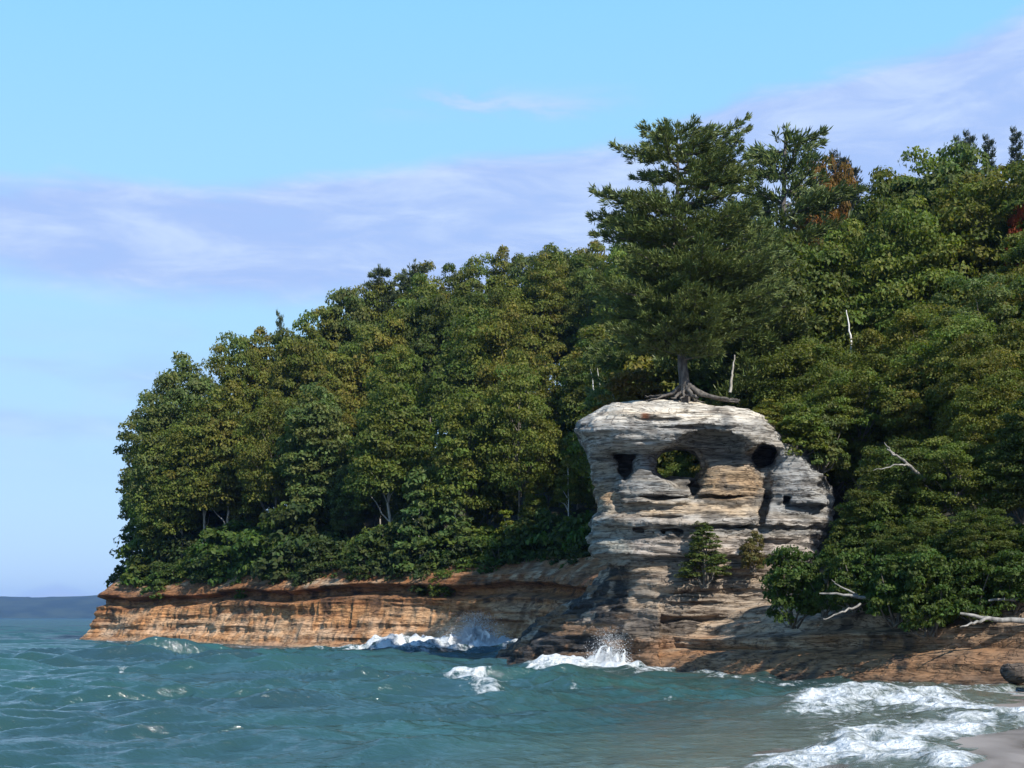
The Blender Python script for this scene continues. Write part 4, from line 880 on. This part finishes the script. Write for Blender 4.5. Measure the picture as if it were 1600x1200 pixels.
# ------------------------------------------------------------------ spray thrown up where waves hit rock
def spray(name, pts, n, hgt, spread, seed, label):
    rg = rng_(seed); P = np.array([at(*p) for p in pts]); w = np.array([p[3] if len(p) > 3 else 1 for p in [tuple(q) + (1,) * (4 - len(q)) for q in pts]])
    k = rg.integers(0, len(P), n); up = rg.random(n) ** 2.6
    X = P[k] + rg.normal(0, 1, (n, 3)) * spread; X[:, 2] = P[k, 2] + up * np.array(hgt)[k] + rg.normal(0, .08, n); X[:, 0] += (rg.normal(0, .25, n)) * up
    r = (.012 + .03 * rg.random(n) ** 3) * P[0, 1] / 95 * (1 - .6 * up); T = np.array([[1, 1, 1], [1, -1, -1], [-1, 1, -1], [-1, -1, 1]], float) / 1.732
    O = np.array([[1, 0, 0], [-1, 0, 0], [0, 1, 0], [0, -1, 0], [0, 0, 1], [0, 0, -1]], float)
    Fc = np.array([[0, 2, 4], [2, 1, 4], [1, 3, 4], [3, 0, 4], [2, 0, 5], [1, 2, 5], [3, 1, 5], [0, 3, 5]])
    V = X[:, None] + O[None] * (r * 1.0)[:, None, None] * rg.uniform(.6, 1.4, (n, 6, 1))
    tb = Tubes()
    for _ in range(16):
        j = rg.integers(0, len(P)); hh = np.array(hgt)[j] * rg.uniform(.2, .7); t = np.linspace(0, 1, 9); out_ = rg.normal(0, .35, 2) * hh
        b0 = P[j] + rg.normal(0, 1, 3) * spread * .8; b0[2] = P[j, 2] - .15
        G = np.stack([b0[0] + out_[0] * t, b0[1] - abs(out_[1]) * .5 * t, b0[2] + hh * (1.5 * t - .6 * t * t)], -1) + rg.normal(0, .045, (9, 3)) * t[:, None]
        tb.add(G, (.13 * (1 - t) ** 1.2 + .016) * rg.uniform(.6, 1.25) * min(1, .5 + hh * .3) * (1 + rg.normal(0, .18, 9)), 6)
    k_ = np.argsort(P[:, 0]); bx, bz, by, bh = P[k_, 0], P[k_, 2], P[k_, 1], np.array(hgt)[k_]
    for layer in range(7):                                # torn sheets of thrown water
        nu, nv = 150, 54; u_ = np.linspace(bx[0] - spread[0], bx[-1] + spread[0], nu); v_ = np.linspace(0, 1, nv); U_, V_ = np.meshgrid(u_, v_, indexing='ij')
        hh = np.interp(u_, bx, bh) * sm(bx[0] - spread[0], bx[0] + .3, u_) * sm(bx[-1] + spread[0], bx[-1] - .3, u_) * (.75 + .9 * fbm(u_ * 1.4 + layer * 7, 0 * u_, seed + 0 * u_, 3)) * rg.uniform(.45, .9)
        nz = fbm(U_ * 2.2 + layer * 3.1, V_ * hh[:, None] * 1.6 + layer, seed + 0 * U_, 4)
        Yl = np.interp(u_, bx, by)[:, None] + spread[1] * (rg.uniform(-1, 1) + 1.1 * fbm(U_ * .9, V_ * 1.5, layer + 0 * U_, 3)) - .25 * V_ * hh[:, None]
        Vs = np.stack([U_ + .35 * fbm(U_ * 1.1, V_ * 2, 5 + layer + 0 * U_, 3) * (1 + V_), Yl, np.interp(u_, bx, bz)[:, None] - .2 + hh[:, None] * V_ + .12 * nz], -1).reshape(-1, 3)
        q_ = grid_quads(nu, nv); keep = nz.ravel()[q_].mean(1) > lerp(-.55, .34, V_.ravel()[q_].mean(1) ** .8)
        tb.V.append(Vs); tb.Q.append(q_[keep] + tb.n); tb.n += len(Vs)
    TV, TQ = tb.arr(); tris = np.concatenate([TQ[:, [0, 1, 2]], TQ[:, [0, 2, 3]]]) + n * 6
    V = np.concatenate([V.reshape(-1, 3), TV])
    o = mesh_np(name, V, np.concatenate([(np.arange(n)[:, None, None] * 6 + Fc[None]).reshape(-1, 3), tris]), M_FOAM, tris=True, smooth=True)
    tag(o, label, 'spray', kind='stuff')
spray('sea_spray', [(700, 1013, 119), (720, 1010, 120), (738, 1008, 120), (748, 1006, 120.5), (765, 1010, 119), (785, 1012, 118), (660, 1016, 119), (745, 1000, 121)], 34000, [1.0, 1.8, 2.8, 2.6, 1.5, .8, .5, 2.4], (.75, .7, .15), 3, 'white spray of the wave bursting against the orange headland cliff')
spray('sea_spray', [(955, 1040, 81), (938, 1042, 81), (915, 1044, 81.5), (965, 1032, 81), (890, 1046, 82), (950, 1025, 81.5)], 16000, [1.3, 1.0, .5, 1.6, .35, 1.7], (.45, .45, .12), 4, 'white spray of the wave climbing the dark foot of the pillar')

# ------------------------------------------------------------------ the air
def haze():
    mt = bpy.data.materials.new('haze'); mt.use_nodes = True; nt = mt.node_tree; nt.nodes.clear()
    out = nd(nt, 'ShaderNodeOutputMaterial'); v = nd(nt, 'ShaderNodeVolumePrincipled'); v.inputs['Density'].default_value = HAZE
    v.inputs['Color'].default_value = (.22, .46, 1, 1); v.inputs['Anisotropy'].default_value = .2; nt.links.new(v.outputs[0], out.inputs['Volume'])
    x0, x1, y0, y1, z0, z1 = -9000, 9000, -60, 9800, -8, 190
    V = [(x, y, z) for x in (x0, x1) for y in (y0, y1) for z in (z0, z1)]
    o = mesh_np('haze', V, [(0, 1, 3, 2), (4, 6, 7, 5), (0, 4, 5, 1), (2, 3, 7, 6), (0, 2, 6, 4), (1, 5, 7, 3)], mt); o['kind'] = 'stuff'
HAZE = .00006
haze()

# ------------------------------------------------------------------ drop the models no copy was needed of
for key, (root, _, _) in list(PROTO.items()):
    if key not in used:
        for c in list(root.children): bpy.data.objects.remove(c)
        bpy.data.objects.remove(root)
